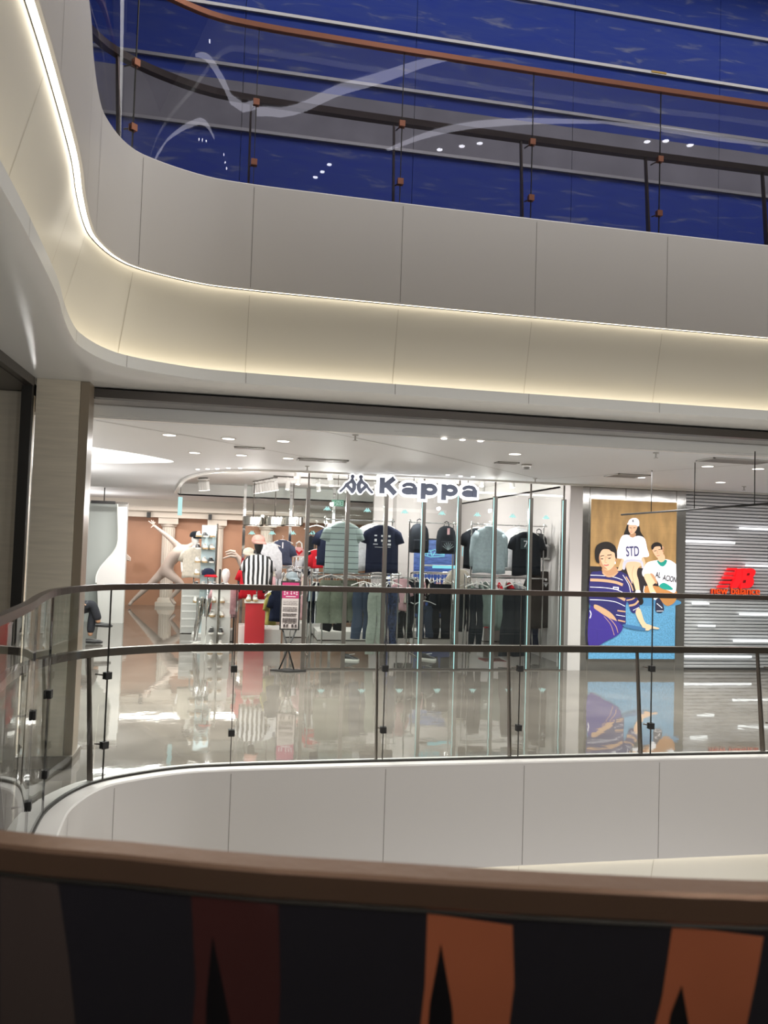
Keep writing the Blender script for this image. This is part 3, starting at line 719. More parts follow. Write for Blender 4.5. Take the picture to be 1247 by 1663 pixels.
def pm(u, v):
    uu = (u-(303-20*(v-265)/1345.))/715.; vv = (v-265-24*uu)/1338.
    return (max(0, min(1, uu))*PW, (1-max(0, min(1, vv)))*PH)
A = Art(pm)
A.poly([(300, 262), (1020, 286), (1010, 1100), (290, 1100)], ink('a98656', .5, .3, 5, (1, 1, .35)), False)
for k in range(9):
    A.line([(300, 300+k*58), (1018, 318+k*61)], .0015, ink('957448'))
A.poly([(290, 830), (500, 840), (760, 850), (900, 900), (1010, 920), (1010, 1130), (290, 1130)], ink('241f22'), False)
A.poly([(284, 1080), (700, 1110), (1010, 1130), (1000, 1625), (280, 1618)], ink('5c94ba', .46, .3, 60), False)
A.poly([(600, 1090), (1010, 1120), (1010, 1170), (600, 1160)], ink('4a7fa8', .6), True)
SK, SKD, HR = ink('e0b795', .66), ink('b98b68', .6), ink('1d1715', .5)
WT, WTD, NV, PU, TN = ink('eceaf0', .7), ink('c4c2cf', .62), ink('2a2660', .55), ink('3a2c80', .6), ink('c29a78', .62)
# seated woman in the middle
A.poly([(612, 470), (585, 520), (570, 575), (600, 590), (680, 580), (720, 588), (742, 592), (710, 540), (695, 490)], HR)
A.poly([(560, 760), (520, 860), (505, 868), (530, 872), (560, 855), (585, 770)], SK)
A.poly([(735, 760), (750, 800), (745, 850), (725, 835), (715, 770)], SK)
A.poly([(598, 785), (590, 840), (610, 910), (640, 980), (640, 930), (640, 850), (660, 810), (715, 800), (700, 785)], SK)
A.poly([(628, 800), (612, 900), (640, 950), (660, 1000), (680, 1060), (705, 1060), (695, 960), (680, 900), (690, 850), (735, 810), (690, 790)], SK)
A.line([(655, 830), (640, 900), (655, 960)], .006, SKD)
A.poly([(672, 1040), (670, 1075), (710, 1080), (706, 1040)], WT)
A.poly([(668, 1070), (690, 1150), (720, 1160), (735, 1130), (712, 1075)], HR)
A.poly([(590, 565), (550, 585), (525, 660), (510, 750), (530, 768), (565, 770), (580, 795), (650, 790), (712, 800), (722, 760), (780, 748), (765, 680), (745, 600), (700, 575), (650, 580)], WT)
A.poly([(580, 780), (560, 850), (580, 858), (600, 800), (700, 800), (722, 850), (735, 840), (712, 780)], WTD)
A.line([(560, 690), (585, 760)], .004, WTD); A.line([(715, 640), (712, 750)], .004, WTD)
A.poly([(622, 560), (620, 580), (645, 590), (668, 575), (665, 550)], SKD)
A.poly([(612, 480), (608, 520), (618, 548), (632, 560), (655, 550), (678, 515), (680, 482), (640, 470)], SK)
A.line([(617, 506), (634, 509)], .008, HR); A.line([(648, 508), (666, 505)], .008, HR); A.line([(620, 543), (640, 543)], .007, ink('b0504a')); A.line([(640, 508), (632, 528), (642, 531)], .005, SKD)
A.poly([(615, 440), (640, 425), (675, 425), (697, 450), (695, 490), (680, 495), (670, 485), (600, 480), (606, 460)], WT)
A.line([(606, 482), (640, 472), (690, 494)], .005, WTD)
# man at right
A.poly([(758, 1000), (742, 1060), (800, 1090), (830, 1060), (900, 1150), (945, 1172), (1005, 1130), (1008, 1040), (880, 1010)], ink('b07a48', .6))
A.poly([(830, 785), (770, 800), (745, 830), (722, 880), (735, 920), (790, 900), (850, 960), (870, 1010), (940, 1040), (1005, 1050), (1010, 850), (1000, 810), (930, 775)], WT)
A.poly([(865, 1000), (905, 975), (960, 1005), (980, 1035), (900, 1030)], ink('1d8f80', .6))
A.poly([(850, 785), (870, 825), (900, 835), (925, 810), (925, 780)], ink('1d8f80', .6))
A.line([(828, 790), (850, 850), (890, 900), (900, 970)], .004, HR); A.line([(938, 780), (930, 840), (900, 870), (905, 960)], .003, WTD); A.line([(830, 900), (822, 870)], .003, WTD)
A.poly([(735, 910), (770, 1000), (790, 1060), (825, 1070), (840, 1100), (845, 1070), (810, 1000), (835, 970), (815, 920), (785, 895)], SK)
A.poly([(790, 900), (820, 950), (840, 985), (848, 965), (825, 915), (805, 895)], SKD)
A.line([(742, 1000), (735, 1050), (760, 1070)], .01, WT)
A.poly([(800, 1060), (815, 1110), (850, 1120), (858, 1090), (840, 1060)], WT)
A.poly([(838, 1120), (832, 1200), (845, 1225), (880, 1230), (905, 1210), (900, 1165), (870, 1110)], ink('2b2d44', .5)); A.line([(845, 1150), (890, 1190)], .01, WT); A.line([(842, 1215), (900, 1215)], .008, WT)
A.poly([(860, 740), (855, 780), (880, 800), (912, 780), (905, 735)], SK)
A.poly([(808, 680), (815, 720), (845, 760), (870, 765), (895, 740), (900, 690), (895, 665), (850, 650)], SK)
A.poly([(892, 680), (905, 672), (902, 705), (892, 712)], SKD)
A.poly([(800, 690), (798, 660), (820, 635), (855, 630), (885, 650), (890, 690), (880, 690), (872, 665), (830, 668), (812, 690)], HR)
A.line([(820, 706), (842, 700)], .008, HR); A.line([(858, 693), (881, 689)], .008, HR); A.line([(843, 745), (868, 741)], .007, ink('b0504a')); A.line([(852, 700), (846, 722), (858, 726)], .005, SKD)
# man in front in a striped jumper
A.poly([(430, 870), (520, 870), (600, 910), (640, 990), (650, 1060), (690, 1120), (700, 1190), (665, 1225), (630, 1215), (600, 1130), (585, 1180), (582, 1330), (520, 1330), (460, 1260), (380, 1190), (288, 1150), (290, 905), (350, 875)], NV)
for (v0, dv, c, wd) in [(905, 45, WT, .009), (945, 45, TN, .042), (1005, 58, WT, .009), (1055, 62, TN, .042), (1110, 60, WT, .009)]:
    A.line([(289, v0), (400, v0+6), (500, v0+22), (580 if v0 > 1000 else 560, v0+dv)], wd, c)
A.line([(585, 920), (625, 985), (645, 1040)], .02, TN); A.line([(560, 905), (610, 990), (625, 1060)], .008, WT)
A.line([(590, 1120), (640, 1110), (672, 1085)], .02, TN); A.line([(612, 1165), (660, 1155), (690, 1125)], .03, TN); A.line([(600, 1090), (660, 1065)], .007, WT); A.line([(645, 1205), (695, 1180)], .008, WT)
A.poly([(330, 1150), (400, 1180), (470, 1230), (510, 1290), (480, 1310), (400, 1240), (330, 1190)], TN)
A.line([(505, 1240), (580, 1255)], .008, WT); A.line([(515, 1205), (582, 1215)], .02, TN); A.line([(520, 1285), (580, 1300)], .02, TN)
A.poly([(286, 1180), (340, 1195), (420, 1250), (520, 1300), (560, 1345), (530, 1400), (440, 1450), (283, 1500)], PU)
A.line([(405, 1250), (460, 1320), (490, 1410)], .007, TN); A.line([(340, 1190), (440, 1260), (500, 1330), (520, 1390)], .01, TN); A.line([(286, 1200), (300, 1230), (290, 1265)], .014, WT)
A.line([(300, 1360), (345, 1365), (350, 1450)], .003, NV)
A.poly([(665, 1225), (700, 1190), (735, 1290), (760, 1330), (720, 1340)], SK)
A.poly([(720, 1320), (770, 1325), (820, 1345), (862, 1358), (850, 1368), (800, 1362), (770, 1378), (740, 1370), (722, 1350)], SK)
A.poly([(575, 1320), (740, 1355), (720, 1375), (580, 1345)], ink('3f6d98', .5))
A.poly([(395, 840), (395, 890), (430, 910), (480, 905), (515, 880), (495, 835)], SKD)
A.poly([(362, 700), (360, 780), (378, 830), (415, 862), (450, 862), (490, 820), (505, 760), (500, 700), (440, 675)], SK)
A.poly([(362, 700), (372, 760), (392, 815), (425, 850), (430, 862), (400, 852), (378, 830), (360, 780)], SKD)
A.poly([(378, 768), (392, 765), (396, 772), (382, 774)], HR, True); A.poly([(438, 763), (456, 760), (456, 767), (440, 770)], HR, True)
A.poly([(500, 745), (512, 740), (508, 780), (495, 800)], SKD)
A.poly([(328, 740), (330, 690), (350, 650), (400, 627), (450, 630), (495, 665), (510, 720), (506, 770), (495, 755), (488, 720), (460, 705), (440, 690), (395, 690), (372, 720), (362, 760), (366, 805), (345, 800), (332, 775)], HR)
A.poly([(395, 880), (430, 908), (480, 905), (520, 875), (515, 890), (480, 920), (430, 922), (392, 893)], TN)
A.line([(372, 748), (404, 741)], .011, HR); A.line([(430, 740), (464, 735)], .011, HR)
A.line([(368, 760), (400, 770), (408, 755), (425, 752), (440, 765), (470, 745), (460, 730)], .0025, ink('705c50'))
A.line([(420, 755), (410, 795), (426, 802)], .007, SKD); A.line([(402, 820), (422, 825), (442, 818)], .014, ink('c04a52')); A.poly([(492, 795), (499, 795), (499, 812), (492, 812)], WT)
A.poly([(478, 1003), (525, 1008), (524, 1030), (478, 1027)], WT, False); A.poly([(484, 1012), (518, 1016), (518, 1024), (484, 1021)], NV, False)
art = A.build('poster_print', t, (0, -.019, 0))
yy = -.019-.00025*(A.k+2)
def ptext(s, u, v, hgt, wdt, m, tilt=0):
    x, z = pm(u, v); o = text_obj('printed_letters', s, hgt, m, art, (x, yy+.019, z), .0003, .002, width=wdt); o.rotation_euler = (0, tilt, 0); return o
ptext('STD', 586, 748, .21, .21, NV, -.06); ptext('K', 636, 457, .04, .03, HR)
ptext('AL', 828, 925, .12, .085, HR, .12); ptext('ACION', 890, 950, .12, .225, HR, .16)

# ------------------------------------------------------------------ slatted wall with light tubes and red sign
b = MB(); b.box((6.74, 10.82, 0), (11.8, 10.9, 3.0)); struct(b.build('wall_slatted', mat('grey_wall_back', '8a8a8e', .5)))
b = MB(); z = .03
while z < 2.74:
    b.add([(6.74, 10.80, z), (11.8, 10.80, z), (11.8, 10.78, z+.006), (6.74, 10.78, z+.006), (11.8, 10.772, z+.038), (6.74, 10.772, z+.038), (11.8, 10.80, z+.042), (6.74, 10.80, z+.042)],
          [(0, 1, 2, 3), (3, 2, 4, 5), (5, 4, 6, 7)]); z += .052
struct(b.build('wall_slat_cladding', mat('pale_grey_slats', 'd6d6da', .4)))
M_TUBE = glow('white_tube', 'ffffff', 2.4)
TB = [(1201, 857, 1262, 861), (1114, 879, 1193, 882), (1211, 918, 1262, 920), (1124, 980, 1151, 980), (1201, 997, 1262, 999), (1134, 1016, 1161, 1017), (1191, 1040, 1262, 1042), (1112, 1066, 1220, 1067)]
TL = ['highest white light tube on the slatted wall', 'white light tube left of the highest one, starting at the steel wall', 'white light tube just above the red letters at the picture edge', 'short white light tube just below left of the red sign', 'white light tube right under the red sign',
      'short white light tube low on the slatted wall', 'long white light tube low at the right edge', 'lowest and longest white light tube, by the steel wall']
for (x0, y0, x1, y1), lb in zip(TB, TL):
    a, c = atY(x0, y0, 10.735), atY(x1, y1, 10.735)
    if x1 > 1247: c.x += .4
    zz = (a.z+c.z)/2; o = MB().tube([(a.x, 10.735, zz), (c.x, 10.735, zz)], .014, 10).build('light_tube', M_TUBE)
    tag(o, lb, 'light tube', 'light tubes on the slatted wall')
M_RED = mat('red_sign_acrylic', 'e01b22', .35, emit=.75); M_REDB = mat('dark_red_sign_side', '8c1218', .4); M_ORL = glow('orange_lit_face', 'ff5a2a', 1.0)
def nbm(u, v):  # crop pixels -> metres at the wall
    p_ = atY(1090+u/4.16, 700+v/4.16, 10.7); return (p_.x-7.17, p_.z-1.1)
t = thing('shop_sign', 'red emblem sign with speed bars and lettering on the slatted wall', 'shop sign', (7.17, 10.7, 1.1))
b = MB()
for (u0, u1, v) in [(378, 432, 933), (362, 425, 963), (346, 420, 991), (332, 400, 1022), (314, 376, 1050)]:
    b.prism([nbm(u0+8, v-8), nbm(u1+8, v-8), nbm(u1, v+8), nbm(u0-4, v+8)], -.02, .03)
b.build('speed_bars', M_RED, t)
b = MB()
b.prism([nbm(*q) for q in [(425, 1000), (440, 930), (474, 930), (470, 985), (500, 930), (498, 1060), (466, 1060), (468, 1015), (440, 1060), (402, 1060), (408, 1030)]], -.02, .03)
b.prism([nbm(*q) for q in cr([(478, 932), (500, 929), (540, 928), (560, 942), (560, 965), (545, 990), (552, 1010), (545, 1040), (520, 1060), (480, 1061), (462, 1060), (470, 1000)], 4, True)], -.024, .03)
b.build('emblem', M_RED, t)
b = MB(); b.prism([nbm(*q) for q in [(505, 962), (522, 958), (518, 975), (502, 976)]], -.03, -.02); b.prism([nbm(*q) for q in [(478, 1008), (497, 1005), (493, 1025), (475, 1026)]], -.03, -.02)
b.build('letter_holes', M_REDB, t)
a, c = nbm(270, 1099), nbm(596, 1101)
text_obj('lettering_back', 'new balance', .17, M_REDB, t, (a[0]-.006, .014, a[1]-.004), .012, .002, width=c[0]-a[0]+.012)
text_obj('lettering', 'new balance', .17, M_ORL, t, (a[0], -.008, a[1]), .006, .0, width=c[0]-a[0])
# suspended black rail with rods
a, c = atY(1009, 836, 9.2), atY(1260, 814, 8.4)
q0 = Vector((a.x, 9.2, a.z)); q1 = Vector((c.x, 8.4, a.z+.02)); 
q1 = atZ(1262, 817, a.z)
t = thing('hanging_track', 'thin black rail hanging from rods in front of the poster and slatted wall', 'ceiling track', q0)
MB().tube([(0, 0, 0), (q1-q0)], .011, 8).build('rail', M_BLACK, t)
for k, px in enumerate((1073, 1150, 1235)):
    f = (px-1009)/(1262-1009); pz = q0.lerp(q1, f*1.0)-q0
    MB().tube([pz, (pz.x, pz.y, 2.75-q0.z)], .005, 8).build('rod', M_BLACK, t)

# ------------------------------------------------------------------ sculpted bodies (skin modifier)
def skin(name, verts, edges, radii, m, parent, root=0, sub=2, loc=(0,0,0)):
    me = bpy.data.meshes.new(name); me.from_pydata(verts, edges, []); o = bpy.data.objects.new(name, me); COL.objects.link(o); o.parent = parent; o.location = loc
    o.modifiers.new('skin', 'SKIN'); me.materials.append(m)
    if not me.skin_vertices: me.skin_vertices.new()
    for i, r in enumerate(radii): me.skin_vertices[0].data[i].radius = (r, r) if not isinstance(r, tuple) else r
    for v in me.skin_vertices[0].data: v.use_root = False
    me.skin_vertices[0].data[root].use_root = True
    s = o.modifiers.new('sub', 'SUBSURF'); s.levels = sub; s.render_levels = sub
    o.modifiers['skin'].use_smooth_shade = True
    return o

# terracotta corridor: columns and giant pale runner
YM = 21.0
M_PLAS = mat('pale_plaster', 'e2d8cc', .6, bump=.05)
for i, (x, lb) in enumerate([(272, 'fluted half column behind the giant runner'), (351, 'fluted half column right of the giant runner'), (432, 'fluted half column seen through the shop behind the polo shirt')]):
    p_ = atY(x, 900, YM-.05); c = thing('fluted_column', lb, 'column', (p_.x, YM, 0), group='half columns on the terracotta wall')
    n = 44; prof = []
    vs = []; fs = []
    for zi, z in enumerate((.22, 2.08)):
        for k in range(n+1):
            an = PI+PI*k/n; r = .165-.014*abs(math.sin(an*9)); vs.append((r*math.cos(an), r*math.sin(an), z))
    fs = [(k, k+1, n+2+k, n+1+k) for k in range(n)]
    b = MB(); b.add(vs, fs, smooth=False); b.build('shaft', M_PLAS, c)
    b = MB(); b.box((-.25, -.24, 2.14), (.25, 0, 2.3)); b.lathe([(.165, 2.06), (.2, 2.08), (.22, 2.14)], n=24); b.build('capital', M_PLAS, c)
    b = MB(); b.box((-.25, -.24, 0), (.25, 0, .1)); b.lathe([(.23, .1), (.22, .16), (.18, .22)], n=24); b.build('base', M_PLAS, c)
b = MB(); b.box((-7, 20.7, 2.3), (6, 21.05, 2.46)); b.box((-7, 20.5, 2.46), (6, 21.05, 2.75)); struct(b.build('trim_17', M_PLAS))
b = MB()
for x in (241, 341): p_ = atY(x, 845, 20.6); b.box((p_.x-.04, 20.55, 2.28), (p_.x+.04, 20.69, 2.42))
tag(b.build('wall_speaker', M_BLACK), 'small black boxes under the white cornice of the terracotta wall', 'speaker')
M_STAT = mat('pale_statue_plaster', 'c4b3a8', .55)
def SP(x, y, Y=20.1): p_ = atY(x, y, Y); return Vector((p_.x, p_.y, p_.z))
st0 = SP(250, 984, 20.1); t = thing('runner_statue', 'giant pale statue of a lunging runner before the terracotta wall', 'statue', (st0.x, 20.1, 0))
J = {'pel': SP(266, 927), 'belly': SP(273, 915, 20.05), 'chest': SP(286, 901, 20.0), 'ut': SP(297, 893, 20.0), 'neck': SP(306, 889), 'head': SP(314, 886), 'head2': SP(317, 884),
     'shL': SP(291, 888, 20.1), 'elL': SP(272, 871, 20.15), 'wrL': SP(254, 857, 20.15), 'haL': SP(250, 853, 20.15),
     'shR': SP(300, 899, 19.85), 'elR': SP(309, 915, 19.75), 'wrR': SP(318, 905, 19.7),
     'hipA': SP(264, 930, 20.2), 'kneA': SP(242, 951, 20.25), 'ankA': SP(214, 977, 20.25), 'toeA': SP(209, 984, 20.2),
     'hipB': SP(272, 930, 19.95), 'kneB': SP(297, 949, 19.9), 'ankB': SP(277, 972, 19.95), 'toeB': SP(285, 982, 19.9)}
nm = list(J); off0 = Vector((st0.x, 20.1, 0)); vs = [J[k]-off0 for k in nm]; ix = {k: i for i, k in enumerate(nm)}
ed = [('pel', 'belly'), ('belly', 'chest'), ('chest', 'ut'), ('ut', 'neck'), ('neck', 'head'), ('head', 'head2'), ('ut', 'shL'), ('shL', 'elL'), ('elL', 'wrL'), ('wrL', 'haL'), ('ut', 'shR'), ('shR', 'elR'), ('elR', 'wrR'),
      ('pel', 'hipA'), ('hipA', 'kneA'), ('kneA', 'ankA'), ('ankA', 'toeA'), ('pel', 'hipB'), ('hipB', 'kneB'), ('kneB', 'ankB'), ('ankB', 'toeB')]
rr = dict(pel=.14, belly=.14, chest=.18, ut=.16, neck=.07, head=.11, head2=.1, shL=.09, elL=.062, wrL=.038, haL=.04, shR=.09, elR=.06, wrR=.04, hipA=.13, kneA=.085, ankA=.045, toeA=.045, hipB=.13, kneB=.085, ankB=.045, toeB=.045)
skin('body', vs, [(ix[a], ix[c]) for a, c in ed], [rr[k] for k in nm], M_STAT, t)
ha = J['haL']-off0
for k, (x, y) in enumerate([(241, 846), (245.5, 844.5), (249, 845), (252, 847.5), (245, 857)]):
    f = SP(x, y, 20.12)-off0; b = MB(); b.tube([ha, ha.lerp(f, .5)+Vector((0, -.01, 0)), f], [.018, .015, .009], 8); b.build('finger', M_STAT, t)
# second statue: only a raised hand and arm show behind the bright post
t = thing('statue', 'giant pale arm with cupped hand reaching out behind the bright post', 'statue', (SP(400, 950).x, 20.3, 0)); o0 = Vector((SP(400, 950).x, 20.3, 0))
P5 = [SP(430, 990, 20.3), SP(412, 952, 20.3), SP(397, 926, 20.3), SP(387, 906, 20.3), SP(378, 898, 20.3)]
b = MB(); b.tube([q-o0 for q in P5], [.16, .14, .09, .07, .07], 14); b.build('arm', M_STAT, t)
for pts in ([(382, 897), (374, 894.5), (366, 897)], [(383, 900), (376, 898), (367, 900.5)], [(384, 904), (374, 903), (362, 907)]):
    b = MB(); b.tube([SP(x, y, 20.25)-o0 for x, y in pts], [.05, .035, .02], 8); b.build('finger', M_STAT, t)
t = thing('statue', 'giant pale fingertips appearing beside the white bottle-shaped pillar', 'statue', (SP(206, 905).x, 20.2, 0)); o0 = Vector((SP(206, 905).x, 20.2, 0))
for dy in (0, 3, 6): b = MB(); b.tube([SP(196, 903+dy, 20.2)-o0, SP(206, 902+dy, 20.2)-o0, SP(212, 907+dy*.6, 20.2)-o0], [.05, .035, .02], 8); b.build('finger', M_STAT, t)

# bottle-shaped pillar and pale partition
YB = 16.6
def BP(x, y, Y=YB): p_ = atY(x, y, Y); return (p_.x, p_.z)
bx = atY(186, 1010, YB); t = thing('bottle_pillar', 'white bottle-shaped pillar with glowing edge beside the column', 'pillar', (bx.x, YB, 0))
out = cr([BP(*q) for q in [(193, 818), (193.5, 840), (194, 862), (193, 882), (187, 895), (176, 908), (165, 921), (159, 934), (158, 946)]], 5)+[BP(159, 952), BP(161, 1011), BP(200, 1013), BP(205, 900), BP(208, 818)]
out = [(x-bx.x, max(0, z)) for x, z in out]
MB().prism(out, -.08, .08).build('body', M_WHITE, t)
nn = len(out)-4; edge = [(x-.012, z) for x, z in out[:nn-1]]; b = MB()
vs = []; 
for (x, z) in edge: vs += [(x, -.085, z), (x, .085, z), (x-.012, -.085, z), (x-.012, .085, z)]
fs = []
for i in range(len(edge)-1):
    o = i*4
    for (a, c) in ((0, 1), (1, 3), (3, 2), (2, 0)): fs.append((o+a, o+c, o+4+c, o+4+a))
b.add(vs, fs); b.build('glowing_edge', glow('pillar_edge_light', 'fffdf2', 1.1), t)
b = MB(); b.box((-6.5, 16.75, 0), (bx.x+.12, 16.85, 2.47)); struct(b.build('wall_partition', mat('pale_grey_green_panel', 'a4a9a5', .4)))
a, c = atY(148, 815, 16.4), atY(208, 818, 16.4); t = thing('hanging_track', 'short black ceiling rail above the bottle-shaped pillar', 'ceiling track', (a.x, 16.4, a.z))
MB().box((0, -.03, -.03), ((c.x-a.x)*.65, .03, .03)).build('rail', M_BLACK, t); MB().box(((c.x-a.x)*.66, -.02, -.02), (c.x-a.x, .02, .02)).build('rail_end', M_MULL, t); MB().tube([(.25, 0, .03), (.25, 0, 2.75-a.z)], .01, 8).build('rod', M_BLACK, t)

# ------------------------------------------------------------------ reusable retail items
def fab(name, h, noise=.12): return mat('fabric_'+name, h, .85, spec=.2, noise=noise, nscale=25, bump=.3, bscale=14)
def top_mesh(w_=.46, h_=.7, sleeve='short', seed=0, th=.05, n=22, rows=9):
    rnd = random.Random(seed); ph = [rnd.uniform(0, 6) for _ in range(4)]; b = MB(); vs = []; fs = []
    for r in range(rows+1):
        v = r/rows; z = -h_*v
        hw = [.07, .14, w_/2*.94][r] if r < 3 else w_/2*(.95+.08*v)
        if r < 3: z = [0, -.02, -.085][r]
        else: z = -.085-(h_-.085)*(r-2)/(rows-2)
        t_ = th*(.6+.5*v)
        for k in range(n):
            a = 2*PI*k/n; x = hw*math.copysign(abs(math.cos(a))**.8, math.cos(a)); y = t_*math.copysign(abs(math.sin(a))**.7, math.sin(a))
            y += .016*v*math.sin(x*22+ph[0]+v*1.5)+.008*math.sin(x*41+ph[1]-v*3)*v
            vs.append((x, y, z+.012*math.sin(x*14+ph[2])*(v > .95)))
    for r in range(rows):
        for k in range(n): fs.append((r*n+k, r*n+(k+1) % n, (r+1)*n+(k+1) % n, (r+1)*n+k))
    b.add(vs, fs, smooth=True)
    return b
def sleeve_mesh(s, w_, sleeve):
    b = MB(); x = w_/2*.9
    if sleeve == 'short': b.tube([(s*(x-.07), 0, -.09), (s*(x-.01), 0, -.14), (s*(x+.035), 0, -.285)], [.06, .078, .085], 12, flat=.42, up=Vector((0, 1, 0)), cap=False)
    else: b.tube([(s*(x-.06), 0, -.09), (s*(x), 0, -.18), (s*(x+.025), .01, -.38), (s*(x+.03), .0, -.62)], [.06, .068, .058, .045], 12, flat=.45, up=Vector((0, 1, 0)), cap=False)
    return b
def add_solid(o, t_=.004):
    s = o.modifiers.new('cloth_thickness', 'SOLIDIFY'); s.thickness = t_
def hanger(loc, rz=0, label='white hanger', m=M_WHITE, group='clothes hangers'):
    o = MB(); o.tube([(-.19, 0, -.045), (-.08, 0, .0), (0, 0, .018), (.08, 0, 0), (.19, 0, -.045)], .009, 6)
    o.tube([(0, 0, .018), (0, 0, .05), (.018, 0, .07), (0, 0, .09), (-.015, 0, .08)], .004, 6)
    h = o.build('clothes_hanger', m, None, loc); h.rotation_euler = (0, 0, rz); return tag(h, label, 'hanger', group)
PXM = lambda Y: 1250./Y
def shirt(px, py, Y, w_, h_, m, label, sleeve='short', rz=0, seed=0, group=None, hang=True, collar=None, cat='shirt'):
    p_ = atY(px, py, Y); t = thing('hanging_shirt', label, cat, p_, rz, group)
    o = top_mesh(w_, h_, sleeve, seed).build('body', m, t); add_solid(o)
    for s in (-1, 1): o = sleeve_mesh(s, w_, sleeve).build('sleeve', m, t); add_solid(o)
    if collar: MB().lathe([(.085, -.004), (.082, .008), (.07, .012), (.06, .0)], n=20, sy=.5).build('collar', collar, t)
    if hang: hanger(p_+Vector((0, 0, .0)), rz, 'white hanger of the '+' '.join(label.split()[:10]))
    return t
def striped_fab():
    m = bpy.data.materials.new('mint_striped_knit'); m.use_nodes = True; nt = m.node_tree; b = nt.nodes['Principled BSDF']; b.inputs['Roughness'].default_value = .85
    tc = nt.nodes.new('ShaderNodeTexCoord'); sp = nt.nodes.new('ShaderNodeSeparateXYZ'); nt.links.new(tc.outputs['Object'], sp.inputs[0])
    a = nt.nodes.new('ShaderNodeMath'); a.operation = 'MULTIPLY'; a.inputs[1].default_value = 1/.088; nt.links.new(sp.outputs['Z'], a.inputs[0])
    f = nt.nodes.new('ShaderNodeMath'); f.operation = 'FRACT'; nt.links.new(a.outputs[0], f.inputs[0])
    g = nt.nodes.new('ShaderNodeMath'); g.operation = 'LESS_THAN'; g.inputs[1].default_value = .1; nt.links.new(f.outputs[0], g.inputs[0])
    mx = nt.nodes.new('ShaderNodeMix'); mx.data_type = 'RGBA'; mx.inputs['A'].default_value = lin('9eaeac'); mx.inputs['B'].default_value = lin('2f3b40')
    nt.links.new(g.outputs[0], mx.inputs['Factor']); nt.links.new(mx.outputs['Result'], b.inputs['Base Color']); return m
NAVY = fab('navy', '1d2338'); BLK = fab('black', '1c2026'); WHT = fab('white', 'd9dade'); GRY = fab('light_grey_blue', '9aa8ae'); OLV = fab('olive', '6f7466'); SAGE = fab('sage', '979e94'); DBL = fab('dusky_blue', '3b4658')
RED = fab('red', 'c01f2c'); PNK = fab('pink', 'd3a9ad'); BRN = fab('dark_brown', '3a3330'); CRM = fab('cream', 'cfc7b8'); SLT = fab('slate', '474c60'); YLW = fab('yellow', 'b5ab62'); TRQ = fab('sage_green', '8a9993')
M_INK = mat('white_shirt_print', 'e6e6ea', .6)
s1 = shirt(514, 855, 11.75, .46, .6, NAVY, 'navy shirt half hidden behind the mint striped tee', seed=1); s1.location.x += .25
s2 = shirt(557, 848, 11.45, .5, .76, striped_fab(), 'mint tee with thin dark stripes behind the second mullion', seed=2)
s3 = shirt(607, 852, 11.8, .5, .72, WHT, 'white tee hanging just behind the printed navy tee', seed=3)
s4 = shirt(622, 853, 11.5, .5, .72, NAVY, 'navy tee with small white prints on the chest', seed=4)
b = MB()
for (x, z, w_, h_) in [(-.12, -.16, .04, .02), (-.02, -.165, .03, .03), (.09, -.165, .035, .03), (-.12, -.23, .035, .04), (-.02, -.235, .03, .03), (.09, -.235, .04, .03), (-.12, -.29, .07, .012), (0, -.29, .03, .03), (.09, -.29, .05, .03), (-.05, -.335, .16, .006), (.09, -.33, .04, .01)]:
    b.box((x-w_/2, -.075, z-h_/2), (x+w_/2, -.07, z+h_/2))
b.build('chest_print', M_INK, s4.children[0])
s5 = shirt(776, 858, 11.9, .46, .66, BLK, 'black shirt behind the pale grey overshirt', seed=5)
s6 = shirt(795, 856, 11.5, .52, .72, GRY, 'pale grey-blue long-sleeved overshirt hanging by the window', 'long', seed=6, collar=GRY)
s7 = shirt(843, 858, 11.85, .46, .7, WHT, 'white tee hanging behind the black number tee', seed=7)
s8 = shirt(856, 864, 11.5, .48, .68, BLK, 'black tee with an outlined number on the chest', seed=8)
b = MB(); b.box((-.13, -.078, -.27), (.02, -.072, -.1)); b.build('chest_patch', mat('dark_teal_print', '26363a', .6), s8.children[0])
text_obj('number_print', '7', .15, M_INK, s8.children[0], (-.09, -.08, -.24), .001, 0, sx=1.1)
s9 = shirt(884, 928, 11.9, .56, .92, BRN, 'long dark brown tee with small pale crest hanging low at the right', seed=9)
b = MB(); disc(b, (0, -.13), .02, -.075, -.07, sx=1); b.box((-.05, -.075, -.19), (.05, -.07, -.18)); b.prism([(-.03, -.2), (.03, -.2), (0, -.25)], -.075, -.07); b.build('crest_print', M_INK, s9.children[0])
s10 = shirt(459, 878, 14.2, .36, .44, SLT, 'slate polo shirt hanging in the middle of the shop', seed=10, collar=SLT)
b = MB(); b.box((-.012, -.065, -.14), (.012, -.06, -.03)); b.build('placket', M_INK, s10.children[0])
s11 = shirt(517, 893, 13.0, .24, .3, RED, 'small red jersey with white print behind the first mullion', seed=11)
b = MB(); b.box((-.05, -.068, -.15), (.06, -.063, -.11)); b.build('chest_print', M_INK, s11.children[0])
s12 = shirt(438, 883, 13.8, .34, .56, WHT, 'white long shirt behind the capped mannequin', 'long', seed=12)
s13 = shirt(449, 957, 12.3, .26, .5, NAVY, 'navy and white tee hanging behind the promotion stand', seed=13, rz=.9)
s14 = shirt(440, 962, 12.6, .24, .52, YLW, 'yellow-green top hanging left of the promotion stand', seed=14, rz=1.0)
s15 = shirt(745, 925, 13.2, .4, .9, CRM, 'long cream cardigan hanging behind the fifth mullion', 'long', seed=15)
s16 = shirt(797, 958, 12.3, .32, .62, TRQ, 'sage tee hanging low between dark trousers, left one', seed=16)
s17 = shirt(811, 958, 12.3, .32, .66, TRQ, 'sage tee hanging low between dark trousers, right one', seed=17)
